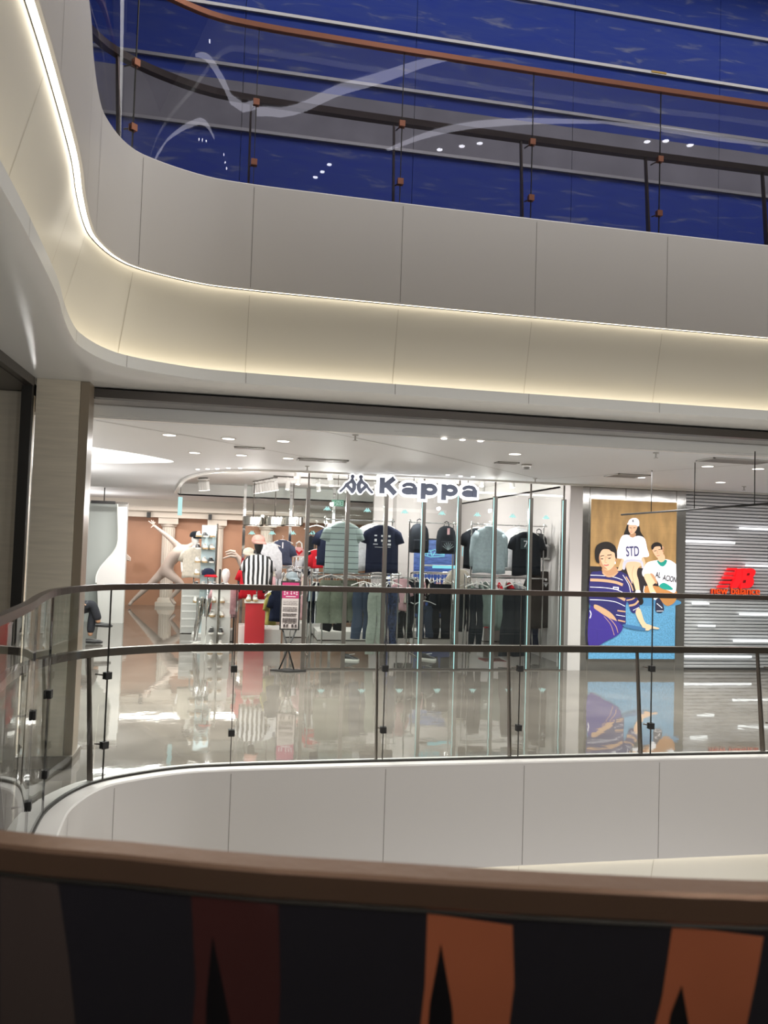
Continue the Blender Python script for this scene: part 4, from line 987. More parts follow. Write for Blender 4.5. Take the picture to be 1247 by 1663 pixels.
s18 = shirt(503, 965, 12.3, .3, .4, PNK, 'pale pink top hanging low beside the first mullion', seed=18)
s19 = shirt(652, 940, 12.0, .2, .5, PNK, 'pale pink knit hanging edge-on next to the blue panel', seed=19)
s20 = shirt(660, 940, 13.3, .3, .8, BLK, 'black dress-length tee hanging before the blue panel', seed=20)
def trousers(px, py, Y, w_, L, m, label, rz=0, seed=0, cat='trousers', flare=1.1, name='hanging_trousers'):
    p_ = atY(px, py, Y); t = thing(name, label, cat, p_, rz)
    rnd = random.Random(seed)
    for s in (-1, 1):
        b = MB(); rows = 8; pts = []; rad = []
        for r in range(rows+1):
            v = r/rows; pts.append((s*(w_*.24+w_*.07*v)+.01*math.sin(v*7+seed), .01*math.sin(v*9+seed), -.03-L*v*1.)); rad.append(w_*(.27-.03*v)*(1+(flare-1)*v)+.008*math.sin(v*14+seed))
        b.tube(pts, rad, 14, flat=.32, up=Vector((0, 1, 0))); b.build('leg', m, t)
    MB().lathe([(w_*.46, -.05), (w_*.47, -.0), (w_*.45, .015), (w_*.43, .0)], n=24, sy=.26).build('waistband', m, t)
    hanger(p_+Vector((0, 0, .08)), rz, 'white clip hanger of the '+' '.join(label.split()[:10]))
    return t
trousers(537, 944, 11.6, .34, .6, OLV, 'olive wide shorts hanging right of the first mullion', seed=1, cat='shorts', name='hanging_shorts', flare=1.3)
trousers(565, 944, 11.8, .3, .58, OLV, 'olive shorts behind the second mullion', seed=2, cat='shorts', name='hanging_shorts', flare=1.3)
trousers(540, 985, 12.6, .34, .36, BLK, 'black shorts hanging below the olive ones', seed=3, cat='shorts', name='hanging_shorts')
trousers(590, 955, 11.6, .3, .74, DBL, 'dusky blue trousers hanging between second and third mullion', seed=4)
trousers(612, 962, 11.5, .26, .9, SAGE, 'sage wide trousers hanging left of the third mullion', seed=5)
trousers(633, 955, 11.6, .22, .84, mat('navy_paint_pattern', '28324e', .85, noise=.9, nscale=30), 'navy patterned trousers right of the third mullion', seed=6)
trousers(657, 985, 12.7, .28, .5, BLK, 'black shorts hanging under the blue panel, left ones', seed=7)
trousers(690, 985, 12.9, .26, .5, DBL, 'dark shorts hanging behind the fourth mullion', seed=8)
trousers(716, 950, 13.1, .4, .9, BLK, 'dark wide trousers hanging right of the fourth mullion', seed=9)
trousers(758, 958, 12.4, .3, .66, BLK, 'black trousers hanging left of the sixth mullion, rear pair', seed=10)
trousers(774, 957, 11.6, .2, .92, BLK, 'long slim black trousers hanging left of the sixth mullion', seed=11)
trousers(836, 958, 11.5, .36, 1.0, BLK, 'very wide black trousers below the number tee', seed=12, flare=1.5)
trousers(866, 960, 11.9, .2, .95, NAVY, 'narrow navy trousers just right of the seventh mullion', seed=13)
trousers(884, 1000, 12.4, .34, .3, BRN, 'dark brown shorts below the long brown tee', seed=14, cat='shorts', name='hanging_shorts')

# racks with garments hung edge-on
rack_protos = {}
def edge_garment(kind, m, h_):
    key = (kind, m.name, h_)
    if key not in rack_protos:
        b = top_mesh(.42, h_, 'short', hash(kind) % 9 if 0 else int(h_*10), th=.016, n=14, rows=6)
        sl = sleeve_mesh(1, .42, 'short'); b.add(sl.v, sl.f, smooth=True); sl = sleeve_mesh(-1, .42, 'short'); b.add(sl.v, sl.f, smooth=True)
        me = b.build('rack_garment', m); rack_protos[key] = me; return me
    o = rack_protos[key].copy(); COL.objects.link(o); return o
hang0 = None
def rack(x0, x1, y, z, ms, where, step=.045, h0=.42, h1=.62, legs=True, seed=0, base=0.0):
    global hang0
    rnd = random.Random(seed)
    t = thing('clothes_rack', 'silver clothes rail '+where, 'clothes rack', ((x0+x1)/2, y, base))
    hw = (x1-x0)/2+.06
    MB().tube([(-hw, 0, z+.1-base), (hw, 0, z+.1-base)], .013, 10).build('rail', M_CHROME, t)
    MB().tube([(-hw, -.2, z+.13-base), (hw, -.2, z+.13-base)], .013, 10).build('rail', M_CHROME, t)
    for s in (-1, 1):
        b = MB(); b.tube([(s*hw, 0, 0), (s*hw, 0, z+.1-base)], .012, 10); b.tube([(s*hw, 0, z+.1-base), (s*hw, -.2, z+.13-base)], .01, 8)
        b.tube([(s*hw, -.22, .012), (s*hw, .22, .012)], .012, 8); b.build('upright', M_CHROME, t)
    x = x0; num = 0
    while x < x1:
        num += 1; m = rnd.choice(ms); h_ = rnd.choice((h0, h1)); o = edge_garment('g', m, h_)
        o.location = (x, y, z+rnd.uniform(-.005, .01)); o.rotation_euler = (0, 0, PI/2+rnd.uniform(-.5, .1))
        cn = m.name.replace('fabric_', '').replace('_', ' ')
        tag(o, '%s top, %s from left on the rail %s' % (cn, ORD[num], where), 'shirt', 'tops on the rail '+where)
        if hang0 is None: h = hang0 = hanger((0, 0, 0), 0, 'x')
        else: h = hang0.copy(); COL.objects.link(h)
        h.location = (x, y, z+.002); h.rotation_euler = (0, 0, o.rotation_euler[2])
        tag(h, 'white hanger, %s from left on the rail %s' % (ORD[num], where), 'hanger', 'hangers on the rail '+where)
        x += step*rnd.uniform(.8, 1.5)
p1 = atY(507, 945, 12.2); p2 = atY(668, 945, 12.2)
rack(p1.x, p2.x, 12.2, p1.z-.02, [WHT, GRY, DBL, NAVY, CRM, BLK, WHT], 'behind the left window bays', .034, seed=1)
p1 = atY(672, 940, 13.6); p2 = atY(735, 940, 13.6)
rack(p1.x, p2.x, 13.6, p1.z, [BLK, BRN, BLK, CRM, PNK], 'behind the turquoise shoe lamp', .05, seed=2)
p1 = atY(765, 945, 12.8); p2 = atY(850, 948, 12.8)
rack(p1.x, p2.x, 12.8, p1.z, [WHT, TRQ, BLK, RED, GRY], 'behind the right window bays', .075, seed=3)
p1 = atY(422, 930, 14.6); p2 = atY(500, 930, 14.6)
rack(p1.x, p2.x, 14.6, p1.z, [PNK, CRM, WHT, GRY, OLV], 'behind the promotion stand', .07, seed=4, h0=.5, h1=.6)
p1 = atY(480, 905, 15.4); p2 = atY(500, 905, 15.4)
rack(p1.x-.1, p2.x+.15, 15.4, p1.z, [WHT, NAVY, WHT], 'near the small shelf', .08, seed=5)

# front display rails carrying the face-out garments
def bar(a, c, label, r=.014):
    t = thing('display_bar', label, 'display rail', (a.x, a.y, 0)); d = Vector((a.x, a.y, 0))
    MB().tube([a-d, Vector((c.x, c.y, a.z))-d], r, 10).build('bar', M_CHROME, t)
    for q in (a, c): MB().tube([(q.x-d.x, q.y-d.y+.12, 0), (q.x-d.x, q.y-d.y+.12, a.z+.05), (q.x-d.x, q.y-d.y, a.z)], .012, 10).build('upright', M_CHROME, t)
bar(atY(508, 930, 11.75), atY(650, 934, 11.75), 'silver display rail below the striped and navy tees')
bar(atY(758, 937, 11.8), atY(884, 943, 11.8), 'silver display rail below the overshirt and number tee')
for x0, x1, y, Y, lb in [(530, 640, 843, 11.62, 'high silver rail the striped and navy tees hang from'), (770, 888, 851, 11.62, 'high silver rail the overshirt and number tee hang from'), (668, 740, 848, 11.7, 'high silver rail the two black backpacks hang from')]:
    a, c = atY(x0, y, Y), atY(x1, y+2, Y); bar(a, c, lb, .009)

# white platforms
def plinth(px0, px1, pyb, h_, d_, label, m=M_WHITE, cat='plinth'):
    a, c = atZ(px0, pyb, 0), atZ(px1, pyb, 0); t = thing('display_plinth', label, cat, ((a.x+c.x)/2, a.y+d_/2, 0))
    hw = (c.x-a.x)/2; b = MB(); b.box((-hw, -d_/2, .012), (hw, d_/2, h_)); b.build('body', m, t); b = MB(); b.box((-hw+.03, -d_/2+.03, 0), (hw-.03, d_/2-.03, .012)); b.build('base', M_DARK, t); return t
plinth(515, 598, 1040, .16, .8, 'low white display platform below the olive shorts')
plinth(500, 522, 1030, .34, .6, 'stepped white display platform behind the first mullion')
plinth(672, 735, 1037, .14, .6, 'low white display platform under the dark shorts')
plinth(785, 810, 1042, .3, .4, 'low platform with red top below the sage tees')
plinth(418, 455, 1052, .3, .7, 'white platform behind the promotion stand')
plinth(462, 500, 1035, .26, .6, 'white platform right behind the promotion stand')
plinth(386, 397, 1052, .36, .4, 'narrow white box left of the red plinth')
b = MB(); b.box((0, 0, 0), (.42, .4, .012)); p_ = atZ(784, 1018, .31); tag(b.build('red_mat', RED, None, (p_.x+.02, p_.y-.1, .302)), 'red sheet on the low platform below the sage tees', 'mat')
# red plinth and dressed half mannequin
a, c = atZ(396, 1054, 0), atZ(428, 1054, 0)
t = thing('display_plinth', 'bright red display plinth under the capped mannequin', 'plinth', ((a.x+c.x)/2, a.y+.18, 0))
hw = (c.x-a.x)/2; b = MB(); b.box((-hw, -.18, .01), (hw, .18, .745)); b.build('body', mat('red_plinth', 'c8323a', .4), t)
b = MB(); b.box((-hw-.02, -.2, .745), (hw+.02, .2, .775)); b.build('top', M_WHITE, t)
MAN = Vector(((a.x+c.x)/2+.0, a.y+.18, .775))
def cap(loc, m, m2, label, rz=0, s=1.):
    t = thing('cap', label, 'cap', loc, rz)
    MB().lathe([(.095*s, 0), (.097*s, .03*s), (.088*s, .07*s), (.06*s, .1*s), (.02*s, .113*s), (0, .115*s)], n=20, sy=1.12).build('crown', m, t)
    b = MB(); pts = []; vs = []; fs = []; n = 12
    for r, (rad, dz) in enumerate(((.09, 0.01), (.13, .0), (.165, -.03))):
        for k in range(n+1):
            an = PI+PI*k/n; vs.append((math.cos(an)*(.09+(rad-.09)*.1)*s, math.sin(an)*rad*s*1.12, dz*s+.006*s))
    for r in range(2):
        for k in range(n): fs.append((r*(n+1)+k, r*(n+1)+k+1, (r+1)*(n+1)+k+1, (r+1)*(n+1)+k))
    b.add(vs, fs, smooth=True); o = b.build('brim', m2, t); add_solid(o, .005); return t
def head(loc, m, name, label=None, parent=None, s=1.):
    b = MB(); prof = [(0, -.02), (.035, -.01), (.05, .03), (.066, .07), (.076, .115), (.077, .155), (.066, .2), (.04, .23), (0, .24)]
    b.lathe([(r*s, z*s) for r, z in prof], n=20, sx=.95, sy=1.15); return b.build(name, m, parent, loc)
def stripe_bw():
    m = bpy.data.materials.new('black_white_stripe_cloth'); m.use_nodes = True; nt = m.node_tree; b = nt.nodes['Principled BSDF']; b.inputs['Roughness'].default_value = .8
    tc = nt.nodes.new('ShaderNodeTexCoord'); wv = nt.nodes.new('ShaderNodeTexWave'); wv.inputs['Scale'].default_value = 4.2; wv.inputs['Distortion'].default_value = 1.2; wv.bands_direction = 'X'
    nt.links.new(tc.outputs['Object'], wv.inputs[0]); r = nt.nodes.new('ShaderNodeValToRGB'); r.color_ramp.interpolation = 'CONSTANT'
    r.color_ramp.elements[0].color = lin('1f2022'); r.color_ramp.elements[1].color = lin('dedee0'); r.color_ramp.elements[1].position = .5
    nt.links.new(wv.outputs['Fac'], r.inputs[0]); nt.links.new(r.outputs[0], b.inputs['Base Color']); return m
BW = stripe_bw(); MB_ = mat('matt_black_mannequin', '1b1a1c', .5)
def bust(loc, hm, cm, label, rz=0, H=1.0, arm=True):
    t = thing('mannequin', label, 'mannequin', loc, rz)
    MB().lathe([(.1, 0), (.1, .012), (.02, .02)], n=20).build('base', M_CHROME, t)
    MB().tube([(0, 0, .02), (0, 0, .3)], .012, 8).build('stand_pole', M_CHROME, t)
    vs = [(0, 0, .25), (0, .01, .45), (0, 0, .66), (0, 0, .76), (0, -.01, .84), (-.17, 0, .72), (-.22, 0, .52), (-.2, -.08, .3), (.17, 0, .72), (.22, 0, .52), (.2, -.08, .3)]
    skin('torso', vs, [(0, 1), (1, 2), (2, 3), (3, 4), (2, 5), (5, 6), (6, 7), (2, 8), (8, 9), (9, 10)], [(.15, .11), (.13, .1), (.16, .11), (.06, .06), (.05, .05), .06, .045, .03, .06, .045, .03], hm, t, 0, 1)
    head((0, -.01, .82), hm, 'head', None, t)
    o = top_mesh(.44, .58, 'short', 3, th=.14, n=26).build('shirt', cm, t, (0, 0, .79)); add_solid(o)
    for s in (-1, 1): o = sleeve_mesh(s, .42, 'short').build('sleeve', cm, t, (0, 0, .79)); o.scale = (1, 1.8, 1); add_solid(o)
    return t
mA = bust(MAN+Vector((.02, 0, -.03)), MB_, BW, 'black half mannequin in a black and white striped shirt on the red plinth')
cap(MAN+Vector((.01, -.02, .965)), fab('dusty_pink', 'b58a80'), fab('dusty_pink', 'b58a80'), 'dusty pink cap on the black mannequin above the red plinth', .5, 1.12)
mB = bust((MAN.x-.05, MAN.y+.75, .55), MB_, RED, 'rear black mannequin in red half hidden behind the striped one')
cap((MAN.x-.13, MAN.y+.73, 1.53), CRM, CRM, 'cream cap on the rear black mannequin', .7)

# shoes
def shoe_proto(um, sm_, label):
    t = thing('sneaker', label, 'shoe')
    b = MB(); sec = [(-.13, .03), (-.12, .036), (-.06, .036), (0, .036), (.06, .045), (.11, .04), (.14, .018)]
    vs = []; fs = []
    for (y, hw) in sec: vs += [(-hw, -y, 0), (hw, -y, 0), (hw, -y, .028), (-hw, -y, .028)]
    for i in range(len(sec)-1):
        for k in range(4): fs.append((i*4+k, i*4+(k+1) % 4, i*4+4+(k+1) % 4, i*4+4+k))
    fs += [(0, 1, 2, 3), tuple(range(len(vs)-4, len(vs)))]
    b.add(vs, fs, smooth=True); b.build('sole', sm_, t)
    b = MB(); up = [(-.125, .028, .085), (-.1, .034, .1), (-.05, .033, .1), (0, .034, .09), (.05, .042, .065), (.1, .038, .052), (.13, .018, .04)]; n = 8; vs = []; fs = []
    for (y, hw, h_) in up:
        for k in range(n+1):
            an = PI*k/n; vs.append((hw*math.cos(an), -y, .026+(h_-.026)*math.sin(an)**.8))
    for i in range(len(up)-1):
        for k in range(n): fs.append((i*(n+1)+k, i*(n+1)+k+1, (i+1)*(n+1)+k+1, (i+1)*(n+1)+k))
    fs += [tuple(range(n+1)), tuple(range(len(vs)-n-1, len(vs)))[::-1]]
    b.add(vs, fs, smooth=True); uo = b.build('upper', um, t)
    b = MB()
    for k in range(4): b.box((-.02, -.045+.022*k-.02, .088-.0+.004*(3-k)-.002), (.02, -.037+.022*k-.02, .094+.004*(3-k)))
    b.build('laces', M_WHITE if um is not M_WHITE else BLK, uo)
    return t
SW = mat('white_leather', 'e4e1da', .4); SB = mat('black_leather', '232223', .4); ST = mat('tan_rubber', 'b59a72', .6)
sp_w = shoe_proto(SW, ST, 'x'); sp_b = shoe_proto(SB, SW, 'x'); used_sp = {id(sp_w): False, id(sp_b): False}
def shoe(proto, loc, rz, label, group=None):
    if not used_sp[id(proto)]: used_sp[id(proto)] = True; o = proto
    else: o = dup(proto)
    o.location = loc; o.rotation_euler = (0, 0, rz); o['label'] = label
    if group: o['group'] = group
    return o
# stepped white shoe display at left
base = atZ(352, 1052, 0); BX, BY = base.x, base.y
M_GP = mat('pale_grey_plinth', 'c9c8c4', .4)
t = thing('shoe_steps', 'stepped pale grey shoe display stand left of the red plinth', 'display stand', (BX, BY+.25, 0))
b = MB(); b.box((-.26, -.25, .0), (.2, .3, .5)); b.build('lower_step', M_GP, t)
b = MB(); b.box((-.22, 0, .5), (.18, .3, .72)); b.build('middle_step', M_WHITE, t)
b = MB(); b.box((-.12, .08, .72), (.18, .3, .95)); b.build('upper_step', M_WHITE, t)
b = MB(); b.box((-.3, -.55, 0), (.2, -.251, .04)); b.build('front_board', M_WHITE, t)
b = MB(); b.box((.24, -.2, .05), (.27, .2, .5)); b.build('dark_side_panel', M_DARK, t)
for (px, dy) in ((0, 0),):
    MB().box((-.012, -.3, 0), (.022, -.262, 1.28)).build('mirror_post', M_STEEL, t)
rows = [(.5, -.12, sp_w, 'white', 'lower step'), (.72, .05, sp_w, 'white', 'middle step'), (.95, .16, sp_b, 'black', 'top step')]
for z, dy, pr, cn, wh in rows:
    for s, sd in ((-1, 'left'), (1, 'right')):
        shoe(pr, (BX-.02+s*.07, BY+.25+dy-.03, z), .05*s, '%s %s sneaker toe-forward on the %s of the grey stand' % (sd, cn, wh), 'sneakers on the stepped stand')
for z, pr, cn, wh in ((.25, sp_b, 'black', 'peg'), (.041, sp_w, 'tan-toed white', 'front board')):
    for s, sd in ((-1, 'left'), (1, 'right')):
        if z > .1: 
            bb = MB(); bb.box((-.05, -.1, -.012), (.05, .0, 0)); bb.build('shoe_ledge', M_GP, t, (s*.075-.02, -.25, .25))
        shoe(pr, (BX-.02+s*.075, BY+.25-.39 if z > .1 else BY-.16, z+(0 if z < .1 else .0)), .05*s, '%s %s sneaker on the %s of the grey stand' % (sd, cn, wh), 'sneakers on the stepped stand')
# pink jacket mannequin beside the steps + navy-red cap
pj = atY(364, 1000, BY+.95); bustP = bust((pj.x, BY+.95, .2), M_WHITE, PNK, 'mannequin torso in a pale pink top behind the stepped shoe stand')
gt = thing('display_plinth', 'low white block under the pink-topped mannequin', 'plinth', (pj.x, BY+.95, 0)); MB().box((-.18, -.18, .012), (.18, .18, .2)).build('body', M_WHITE, gt); MB().box((-.16, -.16, 0), (.16, .16, .012)).build('base', M_DARK, gt)
cp = atY(338, 934, BY-.2); cap((cp.x, BY-.2, cp.z), NAVY, RED, 'navy cap with red brim hovering on its holder beside the stepped stand', .9)
t = thing('cap_holder', 'slim chrome holder carrying the navy and red cap', 'stand', (cp.x, BY-.2, 0)); MB().tube([(0, 0, 0), (0, 0, cp.z+.06)], .008, 8).build('pole', M_CHROME, t); MB().lathe([(.09, 0), (.09, .01), (0, .012)], n=18).build('base', M_CHROME, t)
# mirror shelf tower full of shoes
ta = atY(330, 990, BY+1.55); TX, TY = ta.x+.02, BY+1.55
t = thing('shoe_tower', 'tall slanted mirror tower with shoe ledges at the shop entrance', 'display stand', (TX, TY, 0))
b = MB(); b.box((-.1, 0, .06), (.16, .03, 2.02)); b.build('mirror_panel', mat('blue_mirror', 'cfe4ea', .3, .35), t)
b = MB(); b.box((.16, -.14, .06), (.19, .14, 2.05)); b.build('frame_panel', M_STEEL, t)
b = MB(); b.box((-.2, -.2, 0), (.25, .2, .06)); b.build('base', M_WHITE, t)
k = 0
for z in (.62, .9, 1.12, 1.34, 1.58, 1.8):
    bb = MB(); bb.box((-.22, -.28, -.01), (.15, -.001, 0)); bb.build('glass_ledge', M_SHOPGLASS, t, (0, 0, z))
    for x in (-.15, -.03, .09):
        pr = (sp_w, sp_b)[(k*5+k//3) % 3 == 1]; k += 1
        shoe(pr, (TX+x, TY-.14, z+.002), .2, '%s sneaker, %s on the %s ledge up of the mirror tower' % ('black' if pr is sp_b else 'white', {-.15: 'left', -.03: 'middle', .09: 'right'}[x], ORD[1+(.62, .9, 1.12, 1.34, 1.58, 1.8).index(z)]), 'sneakers on the mirror tower')
# chrome-legged mannequin figure behind steps at left
lg = atZ(315, 1047, .05); t = thing('leg_mannequin', 'chrome pair of mannequin legs in white sneakers left of the stepped stand', 'mannequin', (lg.x+.08, lg.y+.05, 0))
for s, x in ((-1, -.05), (1, .08)):
    b = MB(); b.tube([(x+.04, .1, .78), (x+.03, .02, .5), (x-.0, .04, .34), (x-.02, .08, .1)], [.07, .05, .045, .028], 12); b.build('leg', M_CHROME, t)
    shoe(sp_w, (lg.x+.08+x-.03, lg.y+.05, .0), -1.1, '%s white sneaker worn by the chrome mannequin legs' % ('left' if s < 0 else 'right'))
# mannequin in grey tee with black cap behind the tower
g = atY(316, 900, TY+.5); gm = bust((g.x+.0, TY+.55, .82), M_WHITE, CRM, 'pale mannequin in a cream tee half hidden by the mirror tower'); cap((g.x, TY+.53, .82+.98), BLK, BLK, 'black cap on the pale mannequin by the mirror tower', 1.2)
gt = thing('display_plinth', 'pale slatted display block under the pale mannequin', 'plinth', (g.x, TY+.55, 0)); MB().box((-.2, -.2, .012), (.2, .2, .82)).build('body', M_GP, gt); MB().box((-.17, -.17, 0), (.17, .17, .012)).build('base', M_DARK, gt)
for _k in range(5): MB().box((-.18, -.206, .12+.14*_k), (.18, -.201, .15+.14*_k)).build('slat', M_WHITE, gt)
# shoes standing on the red plinth
for s, sd in ((-1, 'left'), (1, 'right')): shoe(sp_w, (MAN.x-.06+s*.05, MAN.y-.09, .776), .1*s, sd+' white sneaker at the front of the red plinth', 'sneakers on the red plinth')
shoe(sp_b, (1.72, 11.6, 0), 1.2, 'dark sneaker lying on the floor behind the second mullion'); shoe(sp_b, (2.95, 11.7, 0), .9, 'dark sneaker on the floor behind the fourth mullion')

# backpacks
def backpack(px, py, Y, w_, h_, m, label, rz=0):
    p_ = atY(px, py, Y); t = thing('backpack', label, 'backpack', p_-Vector((0, 0, h_)), rz)
    b = MB(); n = 20; vs = []; fs = []; prof = [(0, .8), (.02, 1), (.3, 1.04), (.6, 1.0), (.8, .9), (.93, .66), (.985, .35), (1, .05)]
    for v, s in prof:
        for k in range(n): a = 2*PI*k/n; vs.append((w_/2*s*math.copysign(abs(math.cos(a))**.55, math.cos(a)), .085*min(1, s+.1)*math.copysign(abs(math.sin(a))**.6, math.sin(a)), h_*v))
    for r in range(len(prof)-1):
        for k in range(n): fs.append((r*n+k, r*n+(k+1) % n, (r+1)*n+(k+1) % n, (r+1)*n+k))
    fs.append(tuple(range(n))); fs.append(tuple(range(len(vs)-n, len(vs)))[::-1]); b.add(vs, fs, smooth=True); b.build('body', m, t)
    b = MB(); b.box((-w_*.36, -.12, h_*.08), (w_*.36, -.07, h_*.45)); o = b.build('front_pocket', m, t); bv = o.modifiers.new('bevel', 'BEVEL'); bv.width = .02; bv.segments = 3
    MB().tube([(-.04, 0, h_*.98), (-.035, 0, h_+.05), (0, 0, h_+.07), (.035, 0, h_+.05), (.04, 0, h_*.98)], .008, 8).build('handle', m, t)
    for s in (-1, 1): MB().tube([(s*.06, .07, h_*.95), (s*.1, .12, h_*.6), (s*.09, .08, h_*.08)], .018, 8, flat=.4).build('strap', BLK, t)
    return t
b1 = backpack(681, 850, 11.7, .3, .46, BLK, 'black backpack hanging behind the fourth mullion')
b2 = backpack(725, 854, 11.7, .3, .44, BLK, 'black backpack with pink tag and silver plant print')
b = MB(); b.box((-.02, -.13, .3), (.02, -.125, .4)); b.build('pink_tag', PNK, b2.children[0])
b = MB(); 
for an in range(-60, 61, 20): a = math.radians(an); stroke(b, [(0, .06), (math.sin(a)*.1, .06+math.cos(a)*.12)], .006, -.135, -.13)
b.build('plant_print', GRY, b2.children[0])
b3 = backpack(875, 866, 11.9, .26, .4, fab('dark_grey', '3a3a3c'), 'dark grey backpack standing on the shelf at the right end')
cap(atY(873, 885, 11.7), fab('pale_grey', 'b9b9ba'), fab('pale_grey', 'b9b9ba'), 'pale grey cap leaning on the dark grey backpack', 1.0, 1.1)
b4 = backpack(505, 868, 14.6, .12, .4, BLK, 'small black bag hanging behind the first mullion')
def shelf(px0, px1, py, Y, d_, label, post=True):
    a, c = atY(px0, py, Y), atY(px1, py, Y); t = thing('display_shelf', label, 'shelf', ((a.x+c.x)/2, Y, a.z)); hw = (c.x-a.x)/2
    MB().box((-hw, -d_/2, -.02), (hw, d_/2, 0)).build('board', M_WHITE, t)
    for s in (-1, 1): MB().tube([(s*(hw-.02), d_/2-.02, -.02), (s*(hw-.02), d_/2-.02, -a.z)], .01, 8).build('leg', M_CHROME, t)
    return a.z
zz = shelf(869, 893, 906, 12.0, .36, 'white shelf carrying the dark grey backpack')
zz = shelf(476, 512, 903, 14.6, .3, 'small white shelf with a red and white bag'); b4.location.z = zz
t = thing('handbag', 'red and white bag standing on the small white shelf', 'bag', (atY(485, 903, 14.6).x, 14.6, zz))
MB().lathe([(.09, 0), (.11, .04), (.1, .12), (.05, .17)], n=18, sy=.5).build('body', mat('red_white_leather', 'd9a3a0', .5), t)
MB().tube([(-.06, 0, .14), (-.05, 0, .24), (0, 0, .28), (.05, 0, .24), (.06, 0, .14)], .015, 8).build('handle', M_WHITE, t); b = MB(); b.prism([(-.07, .09), (0, .02), (.07, .09), (.05, .12), (0, .07), (-.05, .12)], -.062, -.054); b.build('trim_band', RED, t)
zz = shelf(688, 742, 917, 12.4, .25, 'narrow shelf under the turquoise shoe lamp')
# neon shoe on a glowing turquoise base
M_CYN = glow('turquoise_neon', '8fe6f2', 1.1)
p_ = atY(690, 916, 12.35); t = thing('neon_shoe', 'turquoise neon outline of a sneaker on a glowing bar', 'neon sign', (p_.x, 12.35, zz))
def N_(u, v): q = atY(640+u/7.23, 830+v/7.23, 12.35); return (q.x-p_.x, 0, max(.004, q.z-zz))
for pts in ([(362, 450), (360, 520), (430, 540), (520, 535), (590, 530), (580, 505), (500, 490), (485, 450), (440, 465), (400, 470), (362, 450)], [(390, 470), (395, 525)], [(430, 470), (440, 530)], [(362, 495), (450, 505), (580, 515)], [(480, 480), (450, 530)], [(585, 400), (588, 520)], [(357, 390), (360, 450)], [(805, 420), (800, 530)]):
    MB().tube([N_(*q) for q in pts], .006, 6).build('neon_tube', M_CYN, t)
a, c = N_(440, 560), N_(725, 575); b = MB(); b.box((a[0], -.1, -.05), (c[0], -.06, -.005)); b.build('glowing_bar', M_CYN, t)

# glowing blue panel, added in place of a blue reflection in the shop glass
def reflection_mat():
    m = bpy.data.materials.new('blue_reflection_glow'); m.use_nodes = True; nt = m.node_tree; nt.nodes.clear()
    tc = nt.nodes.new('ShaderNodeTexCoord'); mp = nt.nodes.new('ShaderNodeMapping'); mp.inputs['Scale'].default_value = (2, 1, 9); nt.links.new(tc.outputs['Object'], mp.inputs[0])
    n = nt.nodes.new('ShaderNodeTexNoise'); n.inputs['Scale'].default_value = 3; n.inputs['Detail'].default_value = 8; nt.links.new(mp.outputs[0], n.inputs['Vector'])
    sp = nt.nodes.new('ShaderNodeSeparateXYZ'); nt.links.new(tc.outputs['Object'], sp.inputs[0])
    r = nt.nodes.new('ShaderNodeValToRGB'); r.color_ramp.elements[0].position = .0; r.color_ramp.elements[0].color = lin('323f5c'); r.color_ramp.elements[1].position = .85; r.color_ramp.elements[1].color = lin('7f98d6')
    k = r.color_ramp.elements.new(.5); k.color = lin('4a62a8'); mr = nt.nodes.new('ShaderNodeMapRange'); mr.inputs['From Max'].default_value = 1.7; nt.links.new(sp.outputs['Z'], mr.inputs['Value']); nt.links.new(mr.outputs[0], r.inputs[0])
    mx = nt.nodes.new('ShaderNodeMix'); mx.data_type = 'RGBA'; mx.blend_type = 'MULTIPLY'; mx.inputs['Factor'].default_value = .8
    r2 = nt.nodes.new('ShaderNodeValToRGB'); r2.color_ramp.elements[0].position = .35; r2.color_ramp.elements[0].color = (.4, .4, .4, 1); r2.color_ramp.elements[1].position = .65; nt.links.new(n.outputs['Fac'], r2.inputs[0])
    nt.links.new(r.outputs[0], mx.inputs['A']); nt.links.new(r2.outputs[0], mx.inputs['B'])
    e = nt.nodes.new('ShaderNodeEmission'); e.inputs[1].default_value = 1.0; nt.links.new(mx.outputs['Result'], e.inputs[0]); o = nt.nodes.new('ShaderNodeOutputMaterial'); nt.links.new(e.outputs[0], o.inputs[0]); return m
a, c = atY(628, 1001, 15.6), atY(738, 878, 15.6); t = thing('blue_reflection_panel', 'large blue glowing panel deep in the shop, in place of a window reflection', 'glowing panel', (a.x, 15.6, a.z))
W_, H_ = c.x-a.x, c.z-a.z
MB().box((0, 0, 0), (W_, .01, H_)).build('display', reflection_mat(), t); MB().box((-.03, .011, -.03), (W_+.03, .07, H_+.03)).build('housing', M_DARK, t)
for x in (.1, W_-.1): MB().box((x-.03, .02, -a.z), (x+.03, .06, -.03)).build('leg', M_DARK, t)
# white block pillar inside shop (pale column left of the blue panel)
a, c = atY(642, 900, 14.9), atY(672, 900, 14.9); b = MB(); b.box((a.x, 14.9, 0), (c.x, 15.3, 3.02)); struct(b.build('wall_pillar', MATS['shop_wall_paint']))
